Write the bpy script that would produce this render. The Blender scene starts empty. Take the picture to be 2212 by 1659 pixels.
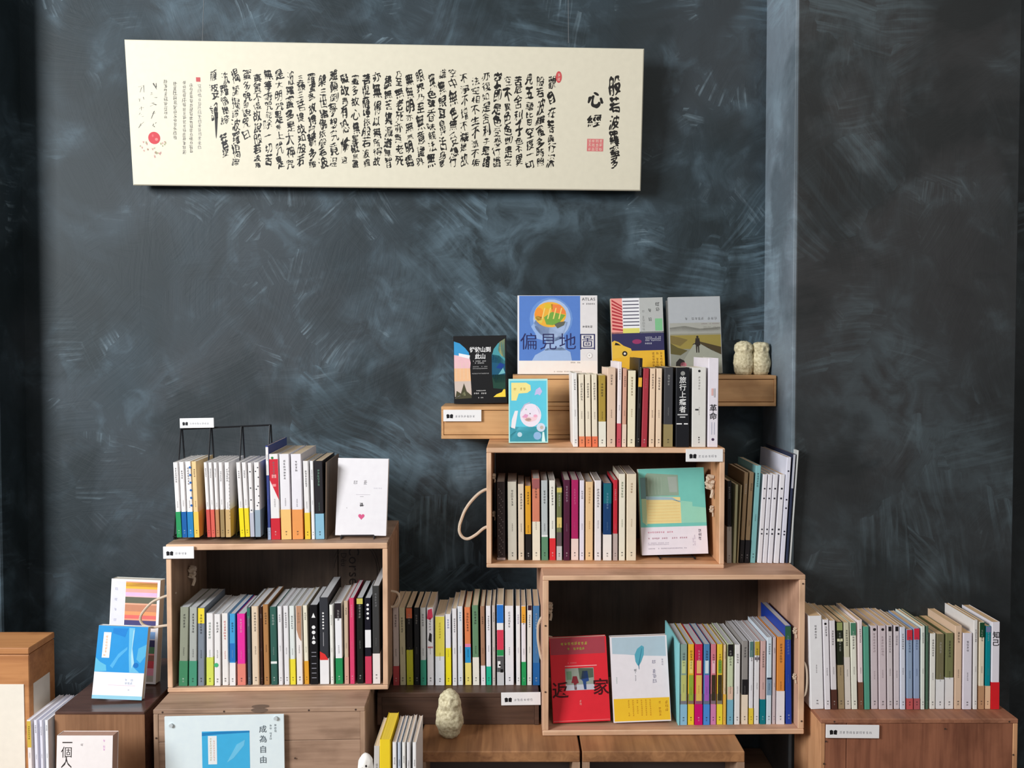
import bpy, bmesh, math, random
from mathutils import Matrix, Vector, noise

S = bpy.context.scene
C = S.collection
R = math.radians
# ------------------------------------------------------------------ camera, world, lights, exposure
F, CX, CY, TILT = 1750.0, 1106.0, 795.5, R(1.67)
EYE = 1.5
cam_d = bpy.data.cameras.new('camera'); cam = bpy.data.objects.new('camera', cam_d); C.objects.link(cam)
cam.location = (0, 0, EYE); cam.rotation_euler = (R(90) - TILT, 0, 0)
cam_d.sensor_width = 36.0; cam_d.lens = 36.0 * F / 2212.0; cam_d.shift_y = -34.0 / 2212.0
cam_d.clip_start = 0.05; cam_d.clip_end = 60
S.camera = cam
w = bpy.data.worlds.new('World'); S.world = w; w.use_nodes = True
w.node_tree.nodes['Background'].inputs[0].default_value = (0.86, 0.93, 1.0, 1)
w.node_tree.nodes['Background'].inputs[1].default_value = 0.22

def area(name, loc, target, sx, sy, power, col):
    l = bpy.data.lights.new(name, 'AREA'); l.shape = 'RECTANGLE'; l.size = sx; l.size_y = sy
    l.energy = power; l.color = col
    o = bpy.data.objects.new(name, l); C.objects.link(o); o.location = loc
    o.rotation_euler = (Vector(target) - Vector(loc)).to_track_quat('-Z', 'Y').to_euler()
    return o
area('window_light', (-2.6, -0.25, 2.35), (0.1, 2.0, 1.3), 1.05, 1.05, 104, (0.97, 0.985, 1.0))
area('room_lamp', (0.9, -0.6, 3.0), (0.4, 2.0, 1.2), 0.9, 0.9, 12, (1.0, 0.86, 0.70))
vs = S.view_settings
vs.view_transform = 'Standard'; vs.look = 'None'; vs.gamma = 1.0; vs.use_curve_mapping = False
vs.exposure = 0.40

# ------------------------------------------------------------------ helpers
def ray(px, py):
    dx, dy = (px - CX) / F, (CY - py) / F
    return Vector((dx, math.cos(TILT) + dy * math.sin(TILT), -math.sin(TILT) + dy * math.cos(TILT)))
O = Vector((0, 0, EYE))
def P(px, py, Y):
    r = ray(px, py); return O + r * (Y / r.y)
class Frame:
    """a placed, turned coordinate frame: local x along the front, y into the wall, z up"""
    def __init__(self, loc, yaw=0.0):
        self.m = Matrix.Translation(loc) @ Matrix.Rotation(yaw, 4, 'Z'); self.i = self.m.inverted()
    def at(self, px, py, y=None, z=None):
        o = self.i @ O; d = (self.i.to_3x3() @ ray(px, py))
        k = (y - o.y) / d.y if y is not None else (z - o.z) / d.z
        return o + d * k
WORLD = Frame((0, 0, 0))

def lin(c):
    return tuple(((v / 255.0) / 12.92 if v / 255.0 <= 0.04045 else ((v / 255.0 + 0.055) / 1.055) ** 2.4) for v in c)
MATS = {}
def paper(c, rough=0.5):
    k = (tuple(c), rough)
    if k in MATS: return MATS[k]
    m = bpy.data.materials.new('print'); m.use_nodes = True
    nt = m.node_tree; b = nt.nodes['Principled BSDF']
    tc = nt.nodes.new('ShaderNodeTexCoord'); n = nt.nodes.new('ShaderNodeTexNoise')
    n.inputs['Scale'].default_value = 60; n.inputs['Detail'].default_value = 3
    nt.links.new(tc.outputs['Object'], n.inputs['Vector'])
    mx = nt.nodes.new('ShaderNodeMix'); mx.data_type = 'RGBA'
    l = lin(c)
    mx.inputs['A'].default_value = (*[v * 0.93 for v in l], 1); mx.inputs['B'].default_value = (*[min(v * 1.05, 0.9) for v in l], 1)
    nt.links.new(n.outputs['Fac'], mx.inputs['Factor']); nt.links.new(mx.outputs['Result'], b.inputs['Base Color'])
    b.inputs['Roughness'].default_value = rough
    b.inputs['Specular IOR Level'].default_value = 0.35
    MATS[k] = m
    return m
def pages_mat(c):
    k = ('pages', tuple(c))
    if k in MATS: return MATS[k]
    m = bpy.data.materials.new('page_edges'); m.use_nodes = True
    nt = m.node_tree; b = nt.nodes['Principled BSDF']
    tc = nt.nodes.new('ShaderNodeTexCoord'); mp = nt.nodes.new('ShaderNodeMapping'); mp.inputs['Scale'].default_value = (900, 6, 6)
    n = nt.nodes.new('ShaderNodeTexNoise'); n.inputs['Scale'].default_value = 1; n.inputs['Detail'].default_value = 2
    nt.links.new(tc.outputs['Object'], mp.inputs[0]); nt.links.new(mp.outputs[0], n.inputs['Vector'])
    mx = nt.nodes.new('ShaderNodeMix'); mx.data_type = 'RGBA'; l = lin(c)
    mx.inputs['A'].default_value = (*[v * 0.68 for v in l], 1); mx.inputs['B'].default_value = (*[min(v * 1.12, 0.9) for v in l], 1)
    nt.links.new(n.outputs['Fac'], mx.inputs['Factor']); nt.links.new(mx.outputs['Result'], b.inputs['Base Color'])
    b.inputs['Roughness'].default_value = 0.9
    MATS[k] = m
    return m
def wood(c, dark, grain='x', rough=0.6, knots=True, scale=1.0):
    k = ('wood', c, dark, grain, rough, scale)
    if k in MATS: return MATS[k]
    m = bpy.data.materials.new('wood'); m.use_nodes = True
    nt = m.node_tree; N = nt.nodes.new; L = nt.links.new; b = nt.nodes['Principled BSDF']
    tc = N('ShaderNodeTexCoord'); oi = N('ShaderNodeObjectInfo'); ad = N('ShaderNodeVectorMath'); ad.operation = 'ADD'
    ml = N('ShaderNodeMath'); ml.operation = 'MULTIPLY'; ml.inputs[1].default_value = 17.0
    L(oi.outputs['Random'], ml.inputs[0]); L(tc.outputs['Object'], ad.inputs[0]); L(ml.outputs[0], ad.inputs[1])
    def streak(sc, det, dist=0.0):
        mp = N('ShaderNodeMapping'); a, bb = sc
        a *= scale; bb *= scale
        mp.inputs['Scale'].default_value = {'x': (a, bb, bb), 'y': (bb, a, bb), 'z': (bb, bb, a)}[grain]
        n = N('ShaderNodeTexNoise'); n.inputs['Scale'].default_value = 1; n.inputs['Detail'].default_value = det
        n.inputs['Distortion'].default_value = dist
        L(ad.outputs[0], mp.inputs[0]); L(mp.outputs[0], n.inputs['Vector']); return n
    n1 = streak((5, 90), 5, 0.8); n2 = streak((2.0, 18), 4, 1.2); n3 = streak((9, 14), 5)
    r1 = N('ShaderNodeValToRGB'); r1.color_ramp.elements[0].position = 0.32; r1.color_ramp.elements[1].position = 0.72
    lc, ld = lin(c), lin(dark)
    r1.color_ramp.elements[0].color = (*ld, 1); r1.color_ramp.elements[1].color = (*lc, 1)
    mid = r1.color_ramp.elements.new(0.52); mid.color = (*[(x * 0.6 + y * 0.4) for x, y in zip(lc, ld)], 1)
    mixn = N('ShaderNodeMix'); mixn.inputs['Factor'].default_value = 0.55
    L(n1.outputs['Fac'], mixn.inputs['A']); L(n2.outputs['Fac'], mixn.inputs['B']); L(mixn.outputs['Result'], r1.inputs[0])
    # stains and wear
    r3 = N('ShaderNodeValToRGB'); r3.color_ramp.elements[0].position = 0.33; r3.color_ramp.elements[1].position = 0.5
    r3.color_ramp.elements[0].color = (0.62, 0.58, 0.55, 1); r3.color_ramp.elements[1].color = (1, 1, 1, 1)
    L(n3.outputs['Fac'], r3.inputs[0])
    mm = N('ShaderNodeMix'); mm.data_type = 'RGBA'; mm.blend_type = 'MULTIPLY'; mm.inputs['Factor'].default_value = 0.7
    L(r1.outputs[0], mm.inputs['A']); L(r3.outputs[0], mm.inputs['B'])
    L(mm.outputs['Result'], b.inputs['Base Color'])
    bp = N('ShaderNodeBump'); bp.inputs['Strength'].default_value = 0.25; bp.inputs['Distance'].default_value = 0.002
    L(n1.outputs['Fac'], bp.inputs['Height']); L(bp.outputs[0], b.inputs['Normal'])
    b.inputs['Roughness'].default_value = rough
    MATS[k] = m
    return m

def link(name, verts, faces, mats, parent=None, mi=None, matrix=None, smooth=False):
    me = bpy.data.meshes.new(name); me.from_pydata([tuple(v) for v in verts], [], faces)
    for m in (mats if isinstance(mats, (list, tuple)) else [mats]): me.materials.append(m)
    if mi: me.polygons.foreach_set('material_index', mi)
    if smooth: me.polygons.foreach_set('use_smooth', [True] * len(me.polygons))
    me.update()
    o = bpy.data.objects.new(name, me); C.objects.link(o)
    if matrix is not None: o.matrix_world = matrix
    if parent is not None:
        o.parent = parent
        if matrix is not None: o.matrix_world = matrix if False else matrix
    return o
def tag(o, label=None, cat=None, group=None, kind=None):
    for k, v in (('label', label), ('category', cat), ('group', group), ('kind', kind)):
        if v: o[k] = v
    return o
def empty(name, m, label, cat, group=None):
    o = bpy.data.objects.new(name, None); o.empty_display_size = 0.05; C.objects.link(o); o.matrix_world = m
    return tag(o, label, cat, group)
def box(x0, y0, z0, x1, y1, z1, bev=0.0):
    """box, optionally with chamfered edges along all sides; returns verts, faces"""
    if bev <= 0:
        v = [(x, y, z) for x in (x0, x1) for y in (y0, y1) for z in (z0, z1)]
        f = [(0, 1, 3, 2), (4, 6, 7, 5), (0, 4, 5, 1), (2, 3, 7, 6), (0, 2, 6, 4), (1, 5, 7, 3)]
        return v, f
    bm = bmesh.new(); bmesh.ops.create_cube(bm, size=1)
    for v in bm.verts:
        v.co = Vector(((x0 + x1) / 2 + v.co.x * (x1 - x0), (y0 + y1) / 2 + v.co.y * (y1 - y0), (z0 + z1) / 2 + v.co.z * (z1 - z0)))
    bmesh.ops.bevel(bm, geom=bm.edges[:], offset=bev, segments=1, affect='EDGES')
    bm.verts.index_update()
    out = [tuple(v.co) for v in bm.verts], [tuple(v.index for v in f.verts) for f in bm.faces]
    bm.free(); return out
def part(name, parent, geo, mat, label=None, edge=None):
    """a child mesh given in its parent's coordinates"""
    o = link(name, geo[0], geo[1], mat if edge is None else [mat, edge]); o.parent = parent
    if edge is not None:       # the sawn front edge of a board is paler than its faces
        for p_ in o.data.polygons:
            if p_.normal.y < -0.6: p_.material_index = 1
    if label: o['label'] = label
    return o
def join(*gs):
    V, Fc = [], []
    for v, f in gs:
        b = len(V); V += list(v); Fc += [tuple(i + b for i in q) for q in f]
    return V, Fc
def tube(pts, r, n=6, closed=False, smooth_pts=True):
    pts = [Vector(p) for p in pts]
    if smooth_pts and len(pts) > 2:
        q = []
        for i in range(len(pts) - 1):
            p0, p1, p2, p3 = pts[max(i - 1, 0)], pts[i], pts[i + 1], pts[min(i + 2, len(pts) - 1)]
            for k in range(5):
                t = k / 5
                q.append(0.5 * ((2 * p1) + (p2 - p0) * t + (2 * p0 - 5 * p1 + 4 * p2 - p3) * t * t + (3 * p1 - p0 - 3 * p2 + p3) * t ** 3))
        q.append(pts[-1]); pts = q
    V, Fc = [], []
    up = Vector((0.31, 0.2, 0.93))
    for i, p in enumerate(pts):
        d = (pts[min(i + 1, len(pts) - 1)] - pts[max(i - 1, 0)]).normalized()
        a = d.cross(up)
        if a.length < 1e-3: a = d.cross(Vector((1, 0, 0)))
        a.normalize(); b = d.cross(a)
        for k in range(n):
            t = 2 * math.pi * k / n
            V.append(p + (a * math.cos(t) + b * math.sin(t)) * r)
    for i in range(len(pts) - 1):
        for k in range(n):
            Fc.append((i * n + k, i * n + (k + 1) % n, (i + 1) * n + (k + 1) % n, (i + 1) * n + k))
    Fc.append(tuple(range(n))[::-1]); Fc.append(tuple(range((len(pts) - 1) * n, len(pts) * n)))
    return V, Fc

# ---- glyphs: outlines of real characters (built-in font) and illegible stroke marks
GL = {}
_tc = bpy.data.curves.new('glyph_source', 'FONT'); _tc.resolution_u = 2
_to = bpy.data.objects.new('glyph_source', _tc)
def glyph(ch, off=0.0):
    k = (ch, off)
    if k in GL: return GL[k]
    C.objects.link(_to)
    _tc.body = ch; _tc.offset = off
    dg = bpy.context.evaluated_depsgraph_get(); dg.update()
    me = bpy.data.meshes.new_from_object(_to.evaluated_get(dg), depsgraph=dg)
    v = [(p.co.x, p.co.y) for p in me.vertices]; f = [tuple(p.vertices) for p in me.polygons]
    bpy.data.meshes.remove(me); C.objects.unlink(_to)
    GL[k] = (v, f); return GL[k]

class Print:
    """flat print on a plane: collects coloured shapes in (x, z), each later layer a hair further out"""
    def __init__(self): self.v, self.f, self.mi, self.mats, self.layer = [], [], [], [], 1
    def _m(self, c):
        m = paper(c) if not isinstance(c, bpy.types.Material) else c
        if m not in self.mats: self.mats.append(m)
        return self.mats.index(m)
    def poly(self, pts, c):
        b = len(self.v); y = -0.00012 * self.layer
        self.v += [(p[0], y, p[1]) for p in pts]; self.f.append(tuple(range(b, b + len(pts)))); self.mi.append(self._m(c))
    def rect(self, x0, z0, x1, z1, c): self.poly([(x0, z0), (x1, z0), (x1, z1), (x0, z1)], c)
    def disc(self, cx, cz, rx, rz, c, n=20, a0=0, a1=2 * math.pi):
        self.poly([(cx + rx * math.cos(a0 + (a1 - a0) * i / n), cz + rz * math.sin(a0 + (a1 - a0) * i / n)) for i in range(n if abs(a1 - a0) > 6.2 else n + 1)], c)
    def up(self): self.layer += 1
    def char(self, ch, cx, cz, s, c, off=0.0, warp=None, sx=1.0):
        v, f = glyph(ch, off)
        if not v: return
        b = len(self.v); y = -0.00012 * self.layer; k = self._m(c)
        xs = [p[0] for p in v]; mx = (min(xs) + max(xs)) / 2
        for p in v:
            a, d = (p[0] - mx) * s * sx, (p[1] - 0.38) * s
            if warp: a, d = warp(a, d)
            self.v.append((cx + a, y, cz + d))
        for q in f: self.f.append(tuple(i + b for i in q)); self.mi.append(k)
    def text(self, s, cx, cz, size, c, vertical=False, off=0.0, pitch=1.05, rot=False):
        n = len(s)
        for i, ch in enumerate(s):
            t = (i - (n - 1) / 2) * size * pitch
            if vertical: self.char(ch, cx, cz - t, size, c, off)
            else: self.char(ch, cx + t, cz, size, c, off)
    def mark(self, cx, cz, s, c, rnd):
        """an illegible character: a few strokes"""
        t = s * 0.055
        for k in range(3):
            z = cz + (-.34 + .33 * k + rnd.uniform(-.08, .08)) * s; a = rnd.uniform(.2, .44) * s; q = rnd.uniform(-.08, .12) * s; e = rnd.uniform(-.1, .1) * s
            self.poly([(cx + e - a, z - t), (cx + e + a, z - t + q), (cx + e + a, z + t + q), (cx + e - a, z + t)], c)
        for k in range(2):
            x = cx + (-.22 + .4 * k + rnd.uniform(-.12, .12)) * s; a = rnd.uniform(.2, .46) * s; q = rnd.uniform(-.18, .18) * s; e = rnd.uniform(-.1, .1) * s
            self.poly([(x - t + q, cz + e - a), (x + t + q, cz + e - a), (x + t, cz + e + a), (x - t, cz + e + a)], c)
    def marks(self, x0, z0, x1, z1, c, rnd, s=None, pitch=1.15, vertical=None):
        """lines of illegible writing filling a box"""
        vertical = (z1 - z0) > (x1 - x0) if vertical is None else vertical
        s = s or min(x1 - x0, z1 - z0)
        L = (z1 - z0) if vertical else (x1 - x0); W = (x1 - x0) if vertical else (z1 - z0)
        nl = max(1, int(round(W / (s * 1.5)))); n = max(1, int(L / (s * pitch)))
        for j in range(nl):
            for i in range(n):
                if rnd.random() < 0.07: continue
                a = (i + .5) * s * pitch; b = (j + .5) * W / nl
                if vertical: self.mark(x1 - b, z1 - a, s, c, rnd)
                else: self.mark(x0 + a, z1 - b, s, c, rnd)
    def build(self, name, parent, dy=0.0):
        if not self.f: return None
        o = link(name, [(v[0], v[1] + dy, v[2]) for v in self.v], self.f, self.mats, mi=self.mi); o.parent = parent
        return o

ORD = ('first second third fourth fifth sixth seventh eighth ninth tenth eleventh twelfth thirteenth fourteenth fifteenth sixteenth '
       'seventeenth eighteenth nineteenth twentieth twenty-first twenty-second twenty-third twenty-fourth twenty-fifth twenty-sixth '
       'twenty-seventh twenty-eighth').split()
def blend(a, b, t): return tuple(int(x * t + y * (1 - t)) for x, y in zip(a, b))
def lum(c): return 0.3 * c[0] + 0.6 * c[1] + 0.1 * c[2]

def cover_geo(wd, h, d, t):
    """paperback cover: spine with eased corners and two boards, a U seen from above"""
    a, e = wd / 2, min(0.0012, wd * 0.2)
    out = [(-a, d), (-a, e), (-a + e * 0.4, e * 0.35), (-a + e, 0), (a - e, 0), (a - e * 0.4, e * 0.35), (a, e), (a, d)]
    inn = [(a - t, d), (a - t, t + e * .4), (-a + t, t + e * .4), (-a + t, d)]
    prof = out + inn; n = len(prof)
    V = [(x, y, 0) for x, y in prof] + [(x, y, h) for x, y in prof]
    Fc = [(i, (i + 1) % n, (i + 1) % n + n, i + n) for i in range(n)]
    # caps as strips
    Fc += [(7, 8, 9, 6), (6, 9, 5), (5, 9, 4), (4, 9, 10, 3), (3, 10, 2), (2, 10, 1), (1, 10, 11, 0)]
    Fc += [tuple(i + n for i in q[::-1]) for q in [(7, 8, 9, 6), (6, 9, 5), (5, 9, 4), (4, 9, 10, 3), (3, 10, 2), (2, 10, 1), (1, 10, 11, 0)]]
    return V, Fc
def make_book(m, wd, h, d, cover, label, group, bands=(), pages=(225, 215, 200), rnd=random, marks=True, ink=None, art=None, name='book', text=None):
    """m: matrix at the middle of the spine's foot. bands: (z0, z1, colour) in metres."""
    t = 0.0007
    o = link(name, *cover_geo(wd, h, d, t), paper(cover, 0.42)); o.matrix_world = m
    tag(o, label, 'book', group)
    part('pages', o, box(-wd / 2 + t, t * 2, 0.0006, wd / 2 - t, d - 0.0015, h - 0.0008), pages_mat(pages))
    foot = None; pr = Print()
    for z0, z1, c in bands:
        z1 = min(z1, h - .0001)
        if z0 <= 0.001 and z1 < h * 0.75:
            a = wd / 2 + 0.00025; b = -0.00025
            V = [(-a, d * .98, 0.0002), (-a, b, 0.0002), (a, b, 0.0002), (a, d * .98, 0.0002)]; V += [(x, y, z1) for x, y, _ in V]
            foot = part('paper_band', o, (V, [(0, 1, 5, 4), (1, 2, 6, 5), (2, 3, 7, 6)]), paper(c, 0.45))
        else:
            pr.rect(-wd / 2 + .0002, z0, wd / 2 - .0002, z1, c)
    pr.layer = 4
    if art: art(pr, wd, h)
    if text:
        for (s, zc, size, c) in text: pr.text(s, 0, zc * h, size, c, vertical=True, off=0.012)
    if marks:
        def colour_at(z):
            c = cover
            for z0, z1, cc in bands:
                if z0 <= z <= z1: c = cc
            return c
        s = min(wd * 0.40, 0.0054)
        runs = [(h * rnd.uniform(.86, .92), rnd.choice((4, 5, 6, 7)), s), (h * rnd.uniform(.45, .5), 5, s * .6)] if not text else []
        for z, n, ss in runs:
            for i in range(n):
                zz = z - i * ss * 1.2
                if zz < h * .12: break
                cc = colour_at(zz); base = blend(ink or ((40, 38, 42) if lum(cc) > 120 else (232, 230, 225)), cc, .62 if ss == s else .42)
                pr.mark(0, zz, ss, base, rnd)
        cc = colour_at(h * .06); base = blend((40, 38, 40) if lum(cc) > 120 else (225, 222, 215), cc, .6)
        pr.mark(0, h * .06, s * .8, base, rnd); pr.rect(-s * .3, h * .085, s * .3, h * .085 + s * .5, base)
    pr.build('spine_print', o)
    return o

def row(fr, z, ybase, items, depth, rowphrase, group, pages, seed, y=None):
    """items: (x0, x1, ytop, lean px, cover, description, [(ytop, ybottom, colour)], options)"""
    rnd = random.Random(seed); z -= fr.m.translation.z
    if y is None:
        y = fr.at((items[0][0] + items[-1][1]) / 2, ybase, z=z).y
    out = []
    for k, it in enumerate(items):
        x0, x1, yt, lean, cov, desc = it[:6]
        bands = it[6] if len(it) > 6 else []
        opt = it[7] if len(it) > 7 else {}
        yy = y + rnd.uniform(0, 0.003)
        xm = (x0 + x1) / 2
        # foot line in the picture at this x
        rm = ray(xm, ybase); a = fr.at(x0, ybase, y=yy).x; b = fr.at(x1, ybase, y=yy).x
        top = fr.at(xm, yt, y=yy).z; h = top - z
        wd = max(b - a - 0.0012, 0.003)
        dl = fr.at(xm + lean, yt, y=yy).x - fr.at(xm, yt, y=yy).x
        ang = math.atan2(dl, h)
        zz = lambda py: max(0.0, min(h, fr.at(xm, py, y=yy).z - z))
        bs = [(zz(q[1]) if q[1] is not None else 0.0, zz(q[0]), q[2]) for q in bands]
        m = fr.m @ Matrix.Translation(((a + b) / 2, yy, z + abs(math.sin(ang)) * wd / 2 + 0.0003)) @ Matrix.Rotation(ang, 4, 'Y')
        lab = '%s, %s spine from left %s' % (desc, ORD[k], rowphrase)
        nw = len(lab.split())
        if nw > 16 or nw < 4: print('LABEL', nw, lab)
        o = make_book(m, wd, h, opt.get('d', depth) + rnd.uniform(-.004, .004), cov, lab, group, bs, opt.get('pages', pages), rnd,
                      marks=opt.get('marks', True), ink=opt.get('ink'), art=opt.get('art'), text=opt.get('text'))
        out.append(o)
    return out

def face_book(fr, corners, y0, z0, lean, T, cover, label, draw, pages=(225, 215, 200), name='book', group=None, roll=0.0, spine=None, yaw=0.0, cat='book'):
    """a book shown face-out. corners in the picture: left, right, top, bottom; y0 = local depth of its foot; lean back in degrees"""
    xl, xr, yt, yb = corners
    a, b = fr.at(xl, yb, y=y0).x, fr.at(xr, yb, y=y0).x
    W = b - a
    H = (fr.at((xl + xr) / 2, yt, y=y0 + math.sin(R(lean)) * 0.17).z - z0) / math.cos(R(lean))
    m = fr.m @ Matrix.Translation(((a + b) / 2, y0, z0 + abs(math.sin(R(roll))) * W / 2 + math.sin(R(lean)) * T)) @ Matrix.Rotation(R(yaw), 4, 'Z') @ Matrix.Rotation(R(roll), 4, 'Y') @ Matrix.Rotation(-R(lean), 4, 'X')
    t = 0.0009
    # cover folded round the left edge
    g = join(box(-W / 2, 0, 0, W / 2, t, H, 0.0003), box(-W / 2, T - t, 0, W / 2, T, H, 0.0003), box(-W / 2, t, 0, -W / 2 + t, T - t, H))
    o = link(name, g[0], g[1], paper(cover, 0.35)); o.matrix_world = m
    tag(o, label, cat, group)
    part('pages', o, box(-W / 2 + t, t, 0.0008, W / 2 - 0.001, T - t, H - 0.0008), pages_mat(pages))
    pr = Print(); draw(pr, W, H); pr.build('cover_print', o)
    return o
# ------------------------------------------------------------------ the room
def wall_paint(dark=(29, 41, 46), mid=(46, 60, 68), warm=(62, 66, 70), str1=(104, 128, 142), str2=(142, 164, 176), k1=.8, k2=.8):
    m = bpy.data.materials.new('brushed_slate_paint'); m.use_nodes = True
    nt = m.node_tree; N = nt.nodes.new; L = nt.links.new; b = nt.nodes['Principled BSDF']
    geo = N('ShaderNodeNewGeometry')
    mp0 = N('ShaderNodeMapping'); mp0.inputs['Rotation'].default_value = (0, 0, 0)
    L(geo.outputs['Position'], mp0.inputs[0]); P0 = mp0.outputs[0]
    def noise_(vec, sc, det, rough=0.5, dist=0.0, off=0.0):
        n = N('ShaderNodeTexNoise'); n.inputs['Scale'].default_value = sc; n.inputs['Detail'].default_value = det
        n.inputs['Roughness'].default_value = rough; n.inputs['Distortion'].default_value = dist
        if off:
            a = N('ShaderNodeVectorMath'); a.operation = 'ADD'; a.inputs[1].default_value = (off, off * 1.7, off * .6)
            L(vec, a.inputs[0]); vec = a.outputs[0]
        L(vec, n.inputs['Vector']); return n
    def ramp(fac, p0, p1, c0=(0, 0, 0, 1), c1=(1, 1, 1, 1)):
        r = N('ShaderNodeValToRGB'); r.color_ramp.elements[0].position = p0; r.color_ramp.elements[1].position = p1
        r.color_ramp.elements[0].color = c0; r.color_ramp.elements[1].color = c1; L(fac, r.inputs[0]); return r.outputs[0]
    def mul(a, bb):
        n = N('ShaderNodeMath'); n.operation = 'MULTIPLY'; L(a, n.inputs[0])
        if isinstance(bb, float): n.inputs[1].default_value = bb
        else: L(bb, n.inputs[1])
        return n.outputs[0]
    def mixc(fac, a, bb):
        n = N('ShaderNodeMix'); n.data_type = 'RGBA'; L(fac, n.inputs['Factor'])
        for s, v in (('A', a), ('B', bb)):
            if isinstance(v, tuple): n.inputs[s].default_value = (*lin(v), 1)
            else: L(v, n.inputs[s])
        return n.outputs['Result']
    # brush strokes: in each cell of a warped mosaic the bristle marks run their own way
    def strokes(cell, off, bristle):
        wv = noise_(P0, 3.0, 4, 0.6, off=off)
        sub = N('ShaderNodeVectorMath'); sub.operation = 'SUBTRACT'; sub.inputs[1].default_value = (.5, .5, .5); L(wv.outputs['Color'], sub.inputs[0])
        sc = N('ShaderNodeVectorMath'); sc.operation = 'SCALE'; sc.inputs['Scale'].default_value = 0.30; L(sub.outputs[0], sc.inputs[0])
        ad = N('ShaderNodeVectorMath'); ad.operation = 'ADD'; L(P0, ad.inputs[0]); L(sc.outputs[0], ad.inputs[1])
        vo = N('ShaderNodeTexVoronoi'); vo.inputs['Scale'].default_value = cell; L(ad.outputs[0], vo.inputs['Vector'])
        sp = N('ShaderNodeSeparateColor'); L(vo.outputs['Color'], sp.inputs[0])
        ang = mul(sp.outputs[0], 5.0)
        ro = N('ShaderNodeVectorRotate'); ro.rotation_type = 'Y_AXIS'; 
        wl = noise_(P0, 2.0, 2, 0.5, off=off + 1.1); s2_ = N('ShaderNodeVectorMath'); s2_.operation = 'SCALE'; s2_.inputs['Scale'].default_value = 0.16; L(wl.outputs['Color'], s2_.inputs[0])
        a2_ = N('ShaderNodeVectorMath'); a2_.operation = 'ADD'; L(P0, a2_.inputs[0]); L(s2_.outputs[0], a2_.inputs[1])
        L(a2_.outputs[0], ro.inputs['Vector']); L(ang, ro.inputs['Angle'])
        ms = N('ShaderNodeMapping'); ms.inputs['Scale'].default_value = (bristle, 8, 5); L(ro.outputs[0], ms.inputs[0])
        n = noise_(ms.outputs[0], 1.0, 4, 0.6, 0.0, off)
        return n.outputs['Fac'], sp.outputs[1]
    s1, c1 = strokes(4.2, 3.1, 70); s2, c2 = strokes(7.5, 9.7, 110)
    big = noise_(P0, 1.7, 4, 0.5, 0.6, 1.3).outputs['Fac']
    med = noise_(P0, 4.6, 5, 0.55, 0.9, 5.3).outputs['Fac']
    sml = noise_(P0, 11.0, 5, 0.6, 0.8, 2.7).outputs['Fac']
    tint = noise_(P0, 1.3, 3, 0.5, 0.4, 8.8).outputs['Fac']
    base = mixc(ramp(med, .36, .66), dark, mid)
    base = mixc(mul(ramp(tint, .42, .62), 0.55), base, warm)
    base = mixc(mul(mul(ramp(big, .46, .66), ramp(sml, .38, .60)), 0.42), base, str1)
    base = mixc(mul(mul(ramp(sml, .50, .72), ramp(med, .46, .64)), 0.35), base, str1)
    m1 = mul(mul(ramp(s1, .47, .70), ramp(big, .47, .60)), k1)
    base = mixc(mul(m1, ramp(c1, .35, .6)), base, str1)
    m2 = mul(mul(ramp(s2, .52, .80), ramp(med, .53, .66)), k2)
    base = mixc(mul(m2, ramp(c2, .55, .75)), base, str2)
    dk = mul(ramp(noise_(P0, 3.2, 5, 0.55, 0.5, 14.2).outputs['Fac'], .50, .60), 0.7)
    base = mixc(dk, base, tuple(int(v * .88) for v in dark))
    L(base, b.inputs['Base Color'])
    b.inputs['Roughness'].default_value = 0.62; b.inputs['Specular IOR Level'].default_value = 0.35
    hs = N('ShaderNodeMath'); hs.operation = 'ADD'; L(s1, hs.inputs[0]); L(s2, hs.inputs[1])
    bp = N('ShaderNodeBump'); bp.inputs['Strength'].default_value = 0.22; bp.inputs['Distance'].default_value = 0.003
    L(hs.outputs[0], bp.inputs['Height']); L(bp.outputs[0], b.inputs['Normal'])
    return m
PAINT = wall_paint()
PAINT_DIM = wall_paint((34, 38, 39), (50, 55, 57), (56, 55, 56), (84, 98, 104), (104, 118, 124), .7, .5)  # same wall paint with the shade far from the window put into its colour
PAINT_LIT = wall_paint((92, 104, 112), (124, 140, 150), (128, 136, 146), (140, 160, 172), (168, 188, 196), .8, .8)  # paler copy of the wall paint: window light on the return put into colour
YR, YP = 2.146, 1.925          # recessed wall, projecting wall
XL, XR, XE = -1.29, 0.673, 1.198
def struct(name, g, mat):
    o = link(name, g[0], g[1], mat); o['kind'] = 'structure'; return o
struct('wall_back', box(XL - .3, YR, 0, XR + .3, YR + .15, 3.3), PAINT)
struct('wall_right', box(XR, YP, 0, XE, YR + .15, 3.3, 0.003), PAINT_DIM)
struct('lit_return_1', box(XR - .006, YP + .001, 0, XR + .002, YR + .002, 3.3, 0.001), PAINT_LIT)  # thin added skin over the return face, carrying its window light as paint
struct('wall_left', box(XL - 1.2, YR - .112, 0, XL, YR + .15, 3.3, 0.004), PAINT)
struct('wall_far_right', box(XE, YP + .40, 0, XE + 2.0, YP + .55, 3.3), PAINT_DIM)
struct('floor', box(-4.5, -3.0, -0.05, 4.5, 2.6, 0.0), wood((120, 95, 75), (80, 60, 48), 'x'))

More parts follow.
